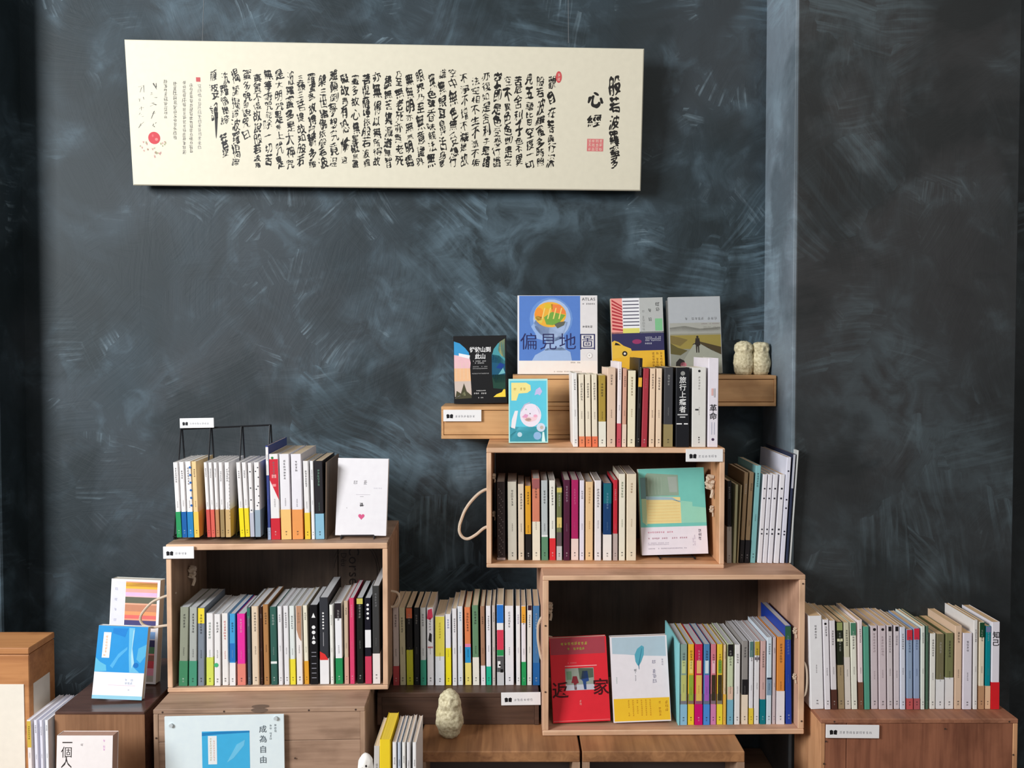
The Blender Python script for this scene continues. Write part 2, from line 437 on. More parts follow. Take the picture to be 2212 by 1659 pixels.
# ------------------------------------------------------------------ woods
W_PINE = wood((228, 174, 128), (182, 128, 88), 'x')
W_PINE_Z = wood((228, 174, 128), (182, 128, 88), 'z')
W_PINK = wood((214, 168, 138), (168, 124, 98), 'x')
W_PINK_Z = wood((216, 172, 144), (176, 134, 108), 'z')
W_OLD = wood((184, 152, 128), (132, 104, 84), 'x')
W_OLD_Z = wood((184, 152, 126), (136, 108, 86), 'z')
W_BACK_DIM = wood((98, 80, 66), (66, 52, 43), 'z')  # back boards darkened: shade inside the crates is mixed into the wood colour
W_DARK = wood((98, 72, 58), (62, 44, 36), 'x', 0.45)
W_OAK = wood((226, 178, 126), (194, 144, 94), 'x', 0.5, scale=0.8)
W_LOG = wood((190, 138, 92), (120, 78, 48), 'y', 0.6, scale=0.6)
W_CAB = wood((158, 116, 84), (118, 82, 56), 'z', 0.5)
W_CABTOP = wood((92, 66, 58), (70, 48, 42), 'x', 0.22)
W_RED = wood((176, 120, 90), (128, 80, 58), 'y')
W_EDGE = wood((238, 200, 166), (204, 158, 124), 'x')
W_EDGEZ = wood((238, 200, 166), (204, 158, 124), 'z')
BLACK = paper((22, 22, 24), 0.4)
ROPE = paper((205, 186, 165), 0.85)
SHELF_Z = 0.42

# low bench that carries the bottom row (below the picture)
bench = empty('display_bench', Matrix.Translation((0, 0, 0)), 'long low wooden bench along the wall under all the crates', 'bench')
part('top_board', bench, box(-1.8, 1.3, SHELF_Z - .04, 1.19, YP - .005, SHELF_Z, .003), W_OLD)
part('top_board', bench, box(XL + .005, YP - .002, SHELF_Z - .04, XR - .005, YR - .005, SHELF_Z, .003), W_OLD)
for x in (-1.7, -.3, 1.12):
    part('leg', bench, box(x - .03, 1.4, 0, x + .03, 1.9, SHELF_Z - .04), W_OLD)

def open_crate(fr, W, H, D, th, label, wd, wdz, back, backs=(1.0,), bt=None, tt=None):
    """a crate lying on its side, its mouth to the room"""
    r = empty('wooden_crate', fr.m, label, 'crate'); bt = bt or th; tt = tt or th
    part('top_board', r, box(0, 0, H - tt, W, D, H, .0015), wd, edge=W_EDGE)
    part('bottom_board', r, box(0, 0, 0, W, D, bt, .0015), wd, edge=W_EDGE)
    part('side_board', r, box(0, 0.001, bt, th, D, H - tt, .0012), wdz, edge=W_EDGEZ)
    part('side_board', r, box(W - th, 0.001, bt, W, D, H - tt, .0012), wdz, edge=W_EDGEZ)
    x = th; ws = W - 2 * th
    for k, q in enumerate(backs):
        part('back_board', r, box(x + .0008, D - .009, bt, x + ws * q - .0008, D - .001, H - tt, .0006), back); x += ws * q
    return r
def crate_nails(r, pts):
    g = []
    for x, z in pts:
        g.append(([(x + .0022 * math.cos(i * math.pi / 3), -.0004, z + .0022 * math.sin(i * math.pi / 3)) for i in range(6)], [tuple(range(6))]))
    part('nails', r, join(*g), paper((70, 55, 48), .5))['kind'] = 'stuff'

# ---- lower right crate (CR) ------------------------------------------------
zL = P(1455, 1588, 1.80).z
a = P(1172, 1588, 1.80); b = P(1738, 1588, 1.80)
F_CR = Frame((a.x, 1.8 - .005, zL + .0004), R(0.8)); CRW = (b.x - a.x); CRH = P(1455, 1243, 1.80).z - zL; CRD = 0.30
CR = open_crate(F_CR, CRW, CRH, CRD, .0135, 'large open pine crate full of books with a red cover, lowest right of the three', W_PINK, W_PINK_Z, W_BACK_DIM, bt=.012, tt=.011)
crate_nails(CR, [(.006, .1), (.006, .25), (CRW - .006, .03), (CRW - .006, CRH - .02)])
zCR = zL + CRH; zCRi = zL + .012
# ---- upper right crate (UR) ------------------------------------------------
a = P(1051, 1228, 1.86); b = P(1563, 1228, 1.86)
F_UR = Frame((a.x, 1.86, zCR + .0006), R(-0.6)); URW = b.x - a.x; URH = P(1305, 968, 1.86).z - zCR; URD = .262
UR = open_crate(F_UR, URW, URH, URD, .0115, 'open pine crate with a rope loop, stacked directly below the wall shelves', W_PINE, W_PINE_Z, W_BACK_DIM, tt=.0115, bt=.009)
zUR = zCR + .0006 + URH; zURi = zCR + .0096
# ---- left crate (CL) -------------------------------------------------------
a = P(366, 1495, 1.80); b = P(838, 1488, 1.80)
zH = P(600, 1492, 1.80).z
F_CL = Frame((a.x, 1.80 - .010, zH), R(1.8)); CLW = b.x - a.x; CLH = P(600, 1174, 1.80).z - zH; CLD = .235
CL = open_crate(F_CL, CLW, CLH, CLD, .0115, 'open weathered crate on the left with a stamped back board and wire rack on top', W_OLD, W_OLD_Z, W_BACK_DIM, backs=(.70, .30), tt=.0135, bt=.010)
zCL = zH + CLH; zCLi = zH + .010
# stamped lettering on the right back board
pr = Print(); ink = (38, 28, 24)
xs = F_CL.at(772, 1230, y=CLD - .01).x; zt = F_CL.at(772, 1190, y=CLD - .01).z
def rot_text(pr, s, x, z, size, c):
    adv = 0
    for ch in s:
        v, f = glyph(ch, 0.0); bb = len(pr.v); k = pr._m(c)
        for p in v: pr.v.append((x + (p[1] - .35) * size, -.0003, z - adv - p[0] * size))
        for q in f: pr.f.append(tuple(i + bb for i in q)); pr.mi.append(k)
        adv += (max(p[0] for p in v) + .06) * size
rot_text(pr, 'Corse', xs - .008, zt + .014, .038, ink)
rot_text(pr, 'Déu', xs - .034, zt - .004, .020, ink)
for rr in (.052, .057):
    pts = [(xs - .004 + rr * 1.05 * math.cos(t), zt - .055 + rr * 1.5 * math.sin(t)) for t in [i * math.pi / 20 for i in range(41)]]
    for i in range(40):
        (x0, z0), (x1, z1) = pts[i], pts[i + 1]
        if abs(x0 - xs) < .056: pr.poly([(x0, z0), (x1, z1), (x1 - .0013, z1), (x0 - .0013, z0)], ink)
o = pr.build('stamp_print', CL, dy=CLD - .009 - .0003); o['label'] = 'dark stamped lettering on the back board'

def closed_crate(fr, W, H, D, th, label, wd, wdz, wfront, boards, lip=.003):
    """a crate with its bottom turned to the room: lips all round, front boards set back"""
    r = empty('wooden_crate', fr.m, label, 'crate')
    part('top_board', r, box(0, 0, H - th, W, D, H, .0015), wd)
    part('bottom_board', r, box(0, 0, 0, W, D, th, .0015), wd)
    part('side_board', r, box(0, .001, th, th, D, H - th, .0012), wdz)
    part('side_board', r, box(W - th, .001, th, W, D, H - th, .0012), wdz)
    ax, s = boards; p = 0.0
    for q in s:
        if ax == 'x': g = box(th + p * (W - 2 * th) + .0006, lip, th, th + (p + q) * (W - 2 * th) - .0006, lip + .008, H - th, .0008)
        else: g = box(th, lip, H - th - (p + q) * (H - 2 * th) + .0005, W - th, lip + .008, H - th - p * (H - 2 * th) - .0005, .0008)
        part('front_board', r, g, wfront); p += q
    return r
# ---- crate under the left crate (H) ---------------------------------------
a = P(335, 1532, 1.72); b = P(788, 1524, 1.72)
yH = WORLD.at(560, 1528, z=zH).y
a = P(335, 1532, yH); b = P(788, 1524, yH)
F_H = Frame((a.x, yH - .010, SHELF_Z), R(1.8)); HW = b.x - a.x; HH = zH - SHELF_Z - .0004
H_ = closed_crate(F_H, HW, HH, .30, .0105, 'brown wooden crate under the left crate, a pale poster fixed to its front', W_OLD, W_OLD_Z, W_OLD, ('z', (.22, .30, .48)), .002)
crate_nails(H_, [(.02, HH - .006), (.15, HH - .006), (.33, HH - .006), (.43, HH - .006), (.30, HH - .11), (.006, .24)])
part('knot', H_, join(([(HW * .5 + .018 * math.cos(t), -.0004, HH - .004 + .0055 * math.sin(t)) for t in [i * math.pi / 8 for i in range(16)]], [tuple(range(16))]),
     ([(HW * .5 + .019 * math.cos(t), .008 + .009 * math.sin(t), HH + .0004) for t in [i * math.pi / 8 for i in range(16)]], [tuple(range(16))])), paper((112, 92, 78), .7))

# ---- right crate (RC) ------------------------------------------------------
yRC = 1.757; zRC = P(1985, 1553, yRC).z
F_RC = Frame((P(1773, 1553, yRC).x, yRC, SHELF_Z), R(0.0)); RCW = P(2200, 1553, yRC).x - P(1773, 1553, yRC).x; RCH = zRC - SHELF_Z
RC = closed_crate(F_RC, RCW, RCH, YP - yRC - .004, .0105, 'reddish wooden crate at the far right, a row of pale books along its top', W_RED, W_PINE_Z, wood((165, 108, 80), (112, 66, 48), 'z', .5), ('x', (.115, .885)), .002)
crate_nails(RC, [(.012, RCH - .05), (.008, RCH - .10), (RCW * .63, RCH - .022), (RCW - .02, RCH - .006), (RCW - .01, RCH - .08), (.03, RCH - .006)])

# ---- middle dark box (M), behind -------------------------------------------
yM = 1.848; zM = P(980, 1497, yM).z
F_M = Frame((P(815, 1500, yM).x, yM, zL + .0004), 0.0); MW = P(1164, 1500, yM).x - P(815, 1500, yM).x
def box_thing(name, fr, W, H, D, label, cat, mat, fm=None):
    r = empty(name, fr.m, label, cat)
    part('top_board', r, box(0, 0, H - .011, W, D, H, .0012), mat)
    part('side_board', r, box(0, .001, 0, .01, D, H - .011), mat); part('side_board', r, box(W - .01, .001, 0, W, D, H - .011), mat)
    part('front_board', r, box(.01, .0025, 0, W - .01, .012, H - .011, .0006), fm or mat)
    return r
MBOX = box_thing('wooden_box', F_M, MW, zM - zL, YR - yM - .006, 'low dark brown wooden box carrying the middle row of paperbacks', 'box', W_DARK)

# ---- two block-topped units (L) in front -----------------------------------
yL = WORLD.at(1250, 1623, z=zL).y
def low_unit(px0, px1, label):
    x0, x1 = P(px0, 1623, yL).x, P(px1, 1623, yL).x
    r = empty('wooden_crate', Matrix.Translation((x0, yL, SHELF_Z)), label, 'crate')
    W = x1 - x0; H = zL - SHELF_Z - .0003; D = YR - yL - .008; t = .024
    n = 4 if W > .3 else 4
    part('top_board', r, box(0, 0, H - t, W, D, H, .0018), W_LOG)
    g = part('side_board', r, box(0, .002, 0, .016, D, H - t), W_OLD_Z); part('side_board', r, box(W - .016, .002, 0, W, D, H - t), W_OLD_Z)
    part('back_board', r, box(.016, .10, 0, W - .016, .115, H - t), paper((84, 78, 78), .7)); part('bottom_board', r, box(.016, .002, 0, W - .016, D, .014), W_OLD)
    return r
low_unit(903, 1253, 'low crate with a warm brown plank top where the single stone owl stands')
low_unit(1258, 1609, 'low crate with a warm brown plank top directly under the red book crate')

# ---- wall shelf boxes --------------------------------------------------------
yS = 2.03
def shelf_box(px0, px1, z0, z1, label, H):
    x0, x1 = P(px0, 850, yS).x, P(px1, 850, yS).x
    r = empty('wall_shelf', Matrix.Translation((x0, yS, z0)), label, 'shelf')
    W = x1 - x0; H = z1 - z0; D = YR - yS
    part('top_board', r, box(0, 0, H - .0095, W, D, H, .0012), W_OAK)
    part('bottom_board', r, box(0, 0, 0, W, D, .0095, .0012), W_OAK)
    part('front_panel', r, box(.0055, .003, .0095 + .0012, W - .0055, .012, H - .0095 - .0012, .0008), W_OAK)
    part('end_board', r, box(0, .0015, .0095, .0055, D, H - .0095), W_OAK); part('end_board', r, box(W - .0055, .0015, .0095, W, D, H - .0095), W_OAK)
    return r
zS0 = zUR + .0006; zS1 = P(1000, 878, yS).z
shelf_box(953, 1500, zS0, zS1, 'lower oak box shelf on the wall, black book standing on its left end', 0)
zS2 = P(1400, 811, yS).z
shelf_box(1108, 1677, zS1 + .0006, zS2, 'upper oak box shelf on the wall, carrying three large covers and the owl pair', 0)

# ---- left cabinet (I) and brown case (J) -------------------------------------
yI = 1.72; zI = P(215, 1538, yI).z
F_I = Frame((P(118, 1538, yI).x, yI, SHELF_Z), R(0)); IW = P(312, 1538, yI).x - P(118, 1538, yI).x; IH = zI - SHELF_Z
cab = empty('cabinet', F_I.m, 'brown cabinet with a glossy dark top holding the bright blue book', 'cabinet')
part('top_board', cab, box(0, 0, IH - .006, IW, .30, IH, .0012), W_CABTOP)
part('side_panel', cab, box(0, .002, 0, .012, .298, IH - .006), W_CABTOP); part('side_panel', cab, box(IW - .012, .002, 0, IW, .298, IH - .006), W_CABTOP)
part('front_panel', cab, box(0, 0, 0, IW, .0018, IH - .006), W_CAB)
part('back_panel', cab, box(.012, .285, 0, IW - .012, .297, IH - .006), W_CABTOP)
yJ = 1.75; zJ = P(30, 1400, yJ).z; JX = P(63, 1450, yJ).x
JW, JD, JH = .42, .10, zJ - SHELF_Z
case = empty('storage_case', Matrix.Translation((JX - JW, yJ, SHELF_Z)), 'tall orange-brown case with cream panels at the far left edge', 'case')
CASE = wood((196, 138, 86), (160, 104, 60), 'x', .55)
zp = P(30, 1478, yJ).z - SHELF_Z
part('lid', case, box(0, 0, JH - .014, JW, JD, JH, .0015), CASE)
part('case_body', case, box(0.0005, .0005, 0, JW - .0005, JD - .0005, JH - .0155, .0015), CASE)
fp = P(52, 1478, yJ).x - JX
part('front_panel', case, box(JW + fp - .30, -.0012, -0.0 + .005, JW + fp, .0005, zp, .0004), paper((226, 219, 205), .7), 'cream front panel')
part('side_panel', case, box(JW - .0005, .014, zp - .095, JW + .0012, .076, zp - .004, .0004), paper((214, 206, 192), .7), 'cream side panel')

# ------------------------------------------------------------------ rope handles (parts of their crates)
def rope(crate, fr, pts, Y, r=.0038, inner=None):
    L = []
    for p in pts:
        q = P(p[0], p[1], p[2] if len(p) > 2 else Y); L.append(fr.i @ q)
    part('rope_handle', crate, tube(L, r, 7), ROPE)
def knot(crate, x, y, z, s=1.0):
    rnd = random.Random(int(x * 1e4) + int(z * 1e4)); pts = []
    for i in range(12):
        t = i * 2.2
        pts.append((x + math.cos(t) * .007 * s, y + math.sin(t * 1.3) * .005 * s, z + .008 * s - i * .0018 * s + math.sin(t) * .004 * s))
    pts.append((x + .002, y - .004, z - .03 * s))
    part('rope_knot', crate, tube(pts, .0032 * s, 6), ROPE)
def P_on(fr, x, py, Y):  # point on a crate's side at local x
    return None
rope(UR, F_UR, [(1060, 1058), (1048, 1058), (1030, 1070), (1010, 1093), (998, 1118), (992, 1142), (997, 1158), (1010, 1164), (1028, 1155), (1045, 1141), (1060, 1136)], 1.965)
knot(UR, .0155, .06, URH - .075, .5); knot(UR, .0155, .06, URH - .165, .5)
knot(UR, URW - .022, .05, URH - .085, 1.3); knot(UR, URW - .018, .05, URH - .150, .6)
rope(CL, F_CL, [(380, 1280), (370, 1284), (352, 1290), (330, 1300), (312, 1318), (303, 1335), (309, 1349), (328, 1355), (352, 1352), (370, 1350), (380, 1350)], 1.815, .003)
knot(CL, .022, .10, CLH - .088, 1.1)
rope(CL, F_CL, [(838, 1308), (848, 1311), (858, 1304), (862, 1292), (858, 1280), (838, 1276)], 1.868, .0028)
rope(CR, F_CR, [(1182, 1328), (1170, 1334), (1163, 1350), (1162, 1375), (1165, 1400), (1171, 1425), (1184, 1432)], 1.862, .0033)
knot(CR, .020, .09, CRH - .10); knot(CR, .020, .09, CRH - .18)
rope(CR, F_CR, [(1731, 1425), (1739, 1434), (1743, 1452), (1743, 1480), (1739, 1500), (1731, 1506)], 1.808, .0024)
knot(CR, CRW - .0185, .012, CRH - .13, .55); knot(CR, CRW - .0185, .012, CRH - .235, .5)
# ------------------------------------------------------------------ calligraphy board
TLc, TRc = P(268, 85, 2.045), P(1392, 105, 2.045)
BLc, BRc = P(287, 400, 2.095), P(1384, 412, 2.095)
def pmap(px, py):
    u = (px - 268) / 1124; v = (py - 85) / 315
    for _ in range(6):
        v = (py - (85 + 20 * u)) / ((400 + 12 * u) - (85 + 20 * u)); u = (px - (268 + 19 * v)) / ((1392 - 8 * v) - (268 + 19 * v))
    return u, v
ctr = (TLc + TRc + BLc + BRc) / 4
ex = ((TRc - TLc) + (BRc - BLc)).normalized(); ez0 = ((TLc - BLc) + (TRc - BRc)).normalized()
ey = ez0.cross(ex).normalized(); ez = ex.cross(ey)
MB = Matrix((( ex.x, ey.x, ez.x, ctr.x), (ex.y, ey.y, ez.y, ctr.y), (ex.z, ey.z, ez.z, ctr.z), (0, 0, 0, 1)))
MBi = MB.inverted()
cl = [MBi @ q for q in (BLc, BRc, TRc, TLc)]
dep = .026; e = .0025
V = []
for y, ins in ((e, 0), (0, e), (dep, 0)):
    for q, (sx, sz) in zip(cl, ((1, 1), (-1, 1), (-1, -1), (1, -1))): V.append((q.x + sx * ins, y, q.z + sz * ins))
Fc = [(4, 5, 6, 7)] + [(i, (i + 1) % 4, (i + 1) % 4 + 4, i + 4) for i in range(4)] + [(i + 8, (i + 1) % 4 + 8, (i + 1) % 4, i) for i in range(4)] + [(11, 10, 9, 8)]
CANVAS = paper((222, 216, 195), 0.55)
board = empty('calligraphy_board', MB, 'long cream calligraphy panel of black brush script hanging on the dark wall', 'artwork')
part('canvas', board, (V, Fc), CANVAS)
def cpos(px, py):
    u, v = pmap(px, py)
    t = cl[3].lerp(cl[2], u); bq = cl[0].lerp(cl[1], u)
    q = t.lerp(bq, v); return q.x, q.z
pxm = (cl[1].x - cl[0].x) / 1110
rnd = random.Random(5)
INK = (28, 27, 25)
from mathutils.geometry import delaunay_2d_cdt
LOOPS = {}
def outline(ch):
    """the closed outlines of a character, evenly subdivided"""
    if ch in LOOPS: return LOOPS[ch]
    C.objects.link(_to); _tc.fill_mode = 'NONE'; _tc.body = ch; _tc.offset = 0
    dg = bpy.context.evaluated_depsgraph_get(); dg.update()
    me = bpy.data.meshes.new_from_object(_to.evaluated_get(dg), depsgraph=dg)
    nb = {}
    for e_ in me.edges:
        a, b = e_.vertices; nb.setdefault(a, []).append(b); nb.setdefault(b, []).append(a)
    co = [(v.co.x, v.co.y) for v in me.vertices]; seen = set(); out = []
    for s0 in nb:
        if s0 in seen: continue
        loop = [s0]; seen.add(s0); cur = s0
        while True:
            nx = [q for q in nb[cur] if q not in seen]
            if not nx: break
            cur = cur + 1 if cur + 1 in nx else nx[0]; seen.add(cur); loop.append(cur)
        if len(loop) < 3: continue
        pts = [co[q] for q in loop]; res = []
        for k in range(len(pts)):
            (x0, y0), (x1, y1) = pts[k], pts[(k + 1) % len(pts)]
            n = max(1, int(math.hypot(x1 - x0, y1 - y0) / .045))
            res += [(x0 + (x1 - x0) * q / n, y0 + (y1 - y0) * q / n) for q in range(n)]
        out.append(res)
    bpy.data.meshes.remove(me); C.objects.unlink(_to); _tc.fill_mode = 'BOTH'
    LOOPS[ch] = out; return out
def brush_char(pr, ch, px, py, size, col=INK, off=.03, amp=.07, sx=1.0):
    """rewrites a printed outline as a quick brush would: rounded, slanted, thick and thin"""
    if ch == ' ': return
    cx, cz = cpos(px, py); s = size * pxm
    rot = rnd.uniform(-.12, .10); sh = rnd.uniform(-.24, .08); rise = rnd.uniform(.04, .26); kx = rnd.uniform(.85, 1.05) * sx; kz = rnd.uniform(.88, 1.05)
    o1, o2, o3 = rnd.uniform(0, 90), rnd.uniform(0, 90), rnd.uniform(0, 90)
    loops = outline(ch)
    if not loops: return
    npt = sum(len(l) for l in loops); off = off - .002 - (.016 if npt > 330 else 0)
    xs = [q[0] for l in loops for q in l]; mx = (min(xs) + max(xs)) / 2
    true = abs(sum(l[k][0] * l[(k + 1) % len(l)][1] - l[(k + 1) % len(l)][0] * l[k][1] for l in loops for k in range(len(l)))) / 2
    for thk in (1.0,):
      polys = []
      for l in loops:
        n = len(l); area2 = sum(l[k][0] * l[(k + 1) % n][1] - l[(k + 1) % n][0] * l[k][1] for k in range(n))
        pts = [Vector((q[0] - mx, q[1] - .38)) for q in l]
        moved = []
        for k in range(n):
            t = pts[(k + 1) % n] - pts[k - 1]
            nrm = Vector((t.y, -t.x)) * SGN; nrm = nrm.normalized() if nrm.length > 1e-9 else nrm
            q = pts[k]
            th = off + .048 * noise.noise(Vector((q.x * 3.2 + o3, q.y * 3.2, 1.0))) * 2
            th = max(-.022, th)
            moved.append(q + nrm * th * thk)
        for _ in range(3 if thk > .2 else 1):
            moved = [moved[k - 1] * .25 + moved[k] * .5 + moved[(k + 1) % n] * .25 for k in range(n)]
        fin = []
        for q in moved:
            x = q.x + noise.noise(Vector((q.x * 1.7 + o1, q.y * 1.7, 3.0))) * amp * 2; z = q.y + noise.noise(Vector((q.x * 1.7, q.y * 1.7 + o2, 6.0))) * amp * 2
            x, z = x * kx + z * sh, z * kz + x * rise
            x, z = x * math.cos(rot) - z * math.sin(rot), x * math.sin(rot) + z * math.cos(rot)
            fin.append(Vector((cx + x * s, cz + z * s, 0)))
        polys.append(fin)
      flat = [Vector(((q.x - cx) / s, (q.y - cz) / s)) for l in polys for q in l]; ed = []; b = 0
      for l in polys: ed += [(b + k, b + (k + 1) % len(l)) for k in range(len(l))]; b += len(l)
      rv, _, rf = delaunay_2d_cdt(flat, ed, [], 0, 1e-6)[:3]
      tris = []
      for t in rf:      # keep what lies inside the outlines
        mxx = sum(rv[q].x for q in t) / 3; mzz = sum(rv[q].y for q in t) / 3; wn = 0
        for a, c_ in ed:
            p0, p1 = flat[a], flat[c_]
            if (p0.y > mzz) != (p1.y > mzz) and mxx < p0.x + (mzz - p0.y) / (p1.y - p0.y) * (p1.x - p0.x): wn += 1 if p1.y > p0.y else -1
        if wn: tris.append(t)
      break
    b = len(pr.v); y = -0.00012 * pr.layer; k = pr._m(col)
    pr.v += [(cx + q.x * s, y, cz + q.y * s) for q in rv]
    for t in tris: pr.f.append(tuple(b + q for q in t)); pr.mi.append(k)
_sq = outline('一')[0]
SGN = 1 if sum(_sq[k][0] * _sq[(k + 1) % len(_sq)][1] - _sq[(k + 1) % len(_sq)][0] * _sq[k][1] for k in range(len(_sq))) > 0 else -1   # which way outer outlines run
cols = ['觀自在菩薩行深', '般若波羅蜜多時照', '見五蘊皆空度一切', '苦厄舍利子色不異', '空不異色色即是空', '空即是色受想行識', '亦復如是舍利子是諸', '法空相不生不滅不垢',
        '不淨不增不減是故', '空中無色無受想行', '識無眼耳鼻舌身意', '無色聲香味觸法無', '眼界乃至無意識界', '無無明亦無無明盡', '乃至無老死亦無老死', '盡無苦集滅道無智',
        '亦無得以無所得故', '菩提薩埵依般若波羅', '蜜多故心無罣礙無罣', '礙故無有恐怖遠', '離顛倒夢想究竟涅', '槃三世諸佛依般若波', '羅蜜多故得阿耨多羅', '三藐三菩提故知般若',
        '波羅蜜多是大神咒', '是大明咒是無上咒是', '無等等咒能除一切苦', '真實不虛故說般若波羅', '蜜多咒即說咒曰', '揭諦揭諦波羅揭諦', '波羅僧揭諦 菩提', '薩婆訶']
pr = Print()
ends = {28: 300, 30: 338, 19: 352}
for i, s in enumerate(cols):
    x = 1191 - i * (1191 - 462) / 31.0
    y0 = 152 + rnd.uniform(-6, 8) + (6 if i < 8 else 0); y1 = ends.get(i, 362 + rnd.uniform(-5, 3))
    if s == '薩婆訶': y0, y1 = 150, 262
    n = len(s); wts = [rnd.uniform(.65, 1.45) for _ in s]
    if i == 19: wts[5] = 2.1
    if i == 18: wts[3] = 1.5
    tot = sum(wts); y = y0
    for ch, wt in zip(s, wts):
        hgt = (y1 - y0) * wt / tot
        size = min(hgt * .98, 38); thick = rnd.choice((.004, .012, .02, .034))
        brush_char(pr, ch, x + rnd.uniform(-1.5, 1.5), y + hgt / 2, size, off=thick, sx=min(1.0, max(.55, 19.5 / size)))
        y += hgt
# long closing stroke
for k in range(12):
    t0, t1 = k / 12, (k + 1) / 12; ya, yb = 240 + 57 * t0, 240 + 57 * t1
    wa, wb = 3.6 * (1 - t0) ** .6 + .3, 3.6 * (1 - t1) ** .6 + .3
    q = [cpos(467 - wa, ya), cpos(467 - wb, yb), cpos(467 + wb, yb), cpos(467 + wa, ya)]
    pr.poly(q, INK)
title = '般若波羅蜜多'
for ch, y, s in zip(title, (183, 224, 263, 296, 325, 350), (40, 34, 34, 30, 30, 26)): brush_char(pr, ch, 1327, y, s, off=.028, sx=.8)
brush_char(pr, '心', 1287, 211, 34, off=.05); brush_char(pr, '經', 1284, 259, 31, off=.03)
pr.build('brush_script', board)['label'] = 'black brush-written sutra columns'
# small inscription, signature and seals
pr = Print(); pr.layer = 2
for x, y0, y1, c in ((431, 180, 318, (150, 148, 140)), (413, 178, 327, (96, 94, 88)), (398, 172, 322, (120, 117, 110)), (378, 174, 292, (100, 98, 92)), (358, 170, 248, (104, 102, 96))):
    y = y0
    while y < y1:
        h = rnd.uniform(8, 10.5); xx, zz = cpos(x, y + h / 2); pr.mark(xx, zz, h * pxm * .92, c, rnd); y += h
for x, y0, y1, c in ((331, 172, 272, (60, 58, 54)), (304, 178, 262, (112, 110, 102))):
    y = y0; first = True
    while y < y1:
        h = rnd.uniform(17, 22); xx, zz = cpos(x, y + h / 2); s = h * pxm * .7
        for _ in range(3):
            a1, a2 = rnd.uniform(-.5, .5) * s, rnd.uniform(-.5, .5) * s; b1, b2 = rnd.uniform(-.45, .5) * s, rnd.uniform(-.5, .45) * s
            t = s * (.09 if c[0] < 80 else .06)
            pr.poly([(xx + a1 - t, zz + b1), (xx + a1 + t, zz + b1 + t), (xx + a2 + t * .4, zz + b2 - t), (xx + a2 - t * .4, zz + b2 - t)], c)
        y += h
pr.build('inscription', board)['label'] = 'small grey inscription and signature'
pr = Print(); pr.layer = 2
RED = (196, 38, 52); PINK = (222, 148, 140)
x, z = cpos(333, 296); pr.disc(x, z, 13 * pxm, 13 * pxm, RED, 22)
pr.up(); x2, z2 = cpos(338, 299); pr.disc(x2, z2, 3.5 * pxm, 3 * pxm, (225, 120, 118), 10); x2, z2 = cpos(330, 291); pr.disc(x2, z2, 2 * pxm, 3 * pxm, (222, 90, 95), 10)
for k in range(26):
    t = rnd.uniform(3.3, 6.4); rr = rnd.uniform(18, 40); xx, zz = cpos(333 + rr * math.cos(t) * .85, 300 - rr * math.sin(t) * .95)
    pr.mark(xx, zz, 4.5 * pxm, rnd.choice(((150, 150, 95), (205, 140, 140), (160, 158, 120))), rnd)
x, z = cpos(428, 170); pr.rect(x - 4.5 * pxm, z - 4.5 * pxm, x + 4.5 * pxm, z + 4.5 * pxm, (190, 70, 72))
x, z = cpos(1207, 165); pr.disc(x, z, 6.5 * pxm, 12 * pxm, (205, 80, 82), 16)
x, z = cpos(1285.5, 311.5); pr.rect(x - 17.5 * pxm, z - 13 * pxm, x + 17.5 * pxm, z + 13 * pxm, (214, 118, 118))
pr.up()
for i in range(4):
    for j in range(3):
        xx, zz = x + (-12 + i * 8) * pxm, z + (-8.5 + j * 8.5) * pxm; pr.mark(xx, zz, 7 * pxm, (236, 208, 190), rnd)
x, z = cpos(1207, 165); pr.mark(x, z + 4 * pxm, 7 * pxm, (236, 200, 185), rnd); pr.mark(x, z - 5 * pxm, 7 * pxm, (236, 200, 185), rnd)
pr.build('seal_print', board)['kind'] = 'stuff'
for px in (437, 1228):
    a = P(px, 93, 2.06); b = Vector((a.x, 2.13, 3.25))
    g = tube([MBi @ a, MBi @ Vector((a.x, 2.10, 2.6)), MBi @ b], .0007, 5, smooth_pts=False)
    part('hanging_wire', board, g, paper((120, 122, 124), .3))

# ------------------------------------------------------------------ small name plates
def plate(px0, py0, px1, py1, Y, label, on, roll=0.0, dy=0.0, tilt=0.0):
    a, b = P(px0, py1, Y), P(px1, py0, Y); W, H = b.x - a.x, b.z - a.z
    m = Matrix.Translation(((a.x + b.x) / 2, Y - .0035 + dy, a.z)) @ Matrix.Rotation(R(tilt), 4, 'Z') @ Matrix.Rotation(R(roll), 4, 'Y')
    o = link('shelf_sign', *box(-W / 2, 0, 0, W / 2, .003, H, .0004), paper((246, 245, 246), .35)); o.matrix_world = m
    tag(o, label, 'sign')
    pr = Print(); pr.layer = 2; k = (22, 22, 26); s = H * .36; x = -W / 2 + H * .55; z = H * .44
    for sg in (-1, 1):   # open-book mark: two leaning pages
        pr.poly([(x + sg * .02 * H, z - s * .42), (x + sg * s * .72, z - s * .5), (x + sg * s * .80, z + s * .36), (x + sg * s * .45, z + s * .55), (x + sg * .02 * H, z + s * .34)], k)
    rn = random.Random(int(px0))
    n = int((W - H * 1.25) / (H * .27)); x0 = x + s * 1.2
    for i in range(n):
        pr.mark(x0 + (i + .5) * H * .25, z, H * .22, (168, 168, 172), rn)
    pr.build('sign_print', o)
    return o
plate(390, 903, 463, 924, 1.875, 'white name plate clipped to the top bar of the black wire rack', None, roll=-1.0)
plate(354, 1180, 420, 1206, (F_CL.m @ F_CL.at(387, 1190, y=0)).y - .001, 'white name plate on the top left corner of the left crate', None, roll=-0.5)
plate(958, 885, 1040, 910, yS, 'white name plate on the lower oak wall shelf under the black book', None)
plate(1481, 970, 1561, 997, 1.855, 'white name plate on the right end of the rope-handled pine crate', None)
plate(1083, 1495, 1168, 1522, yM, 'white name plate on the dark box beside the single stone owl', None, roll=-.8)
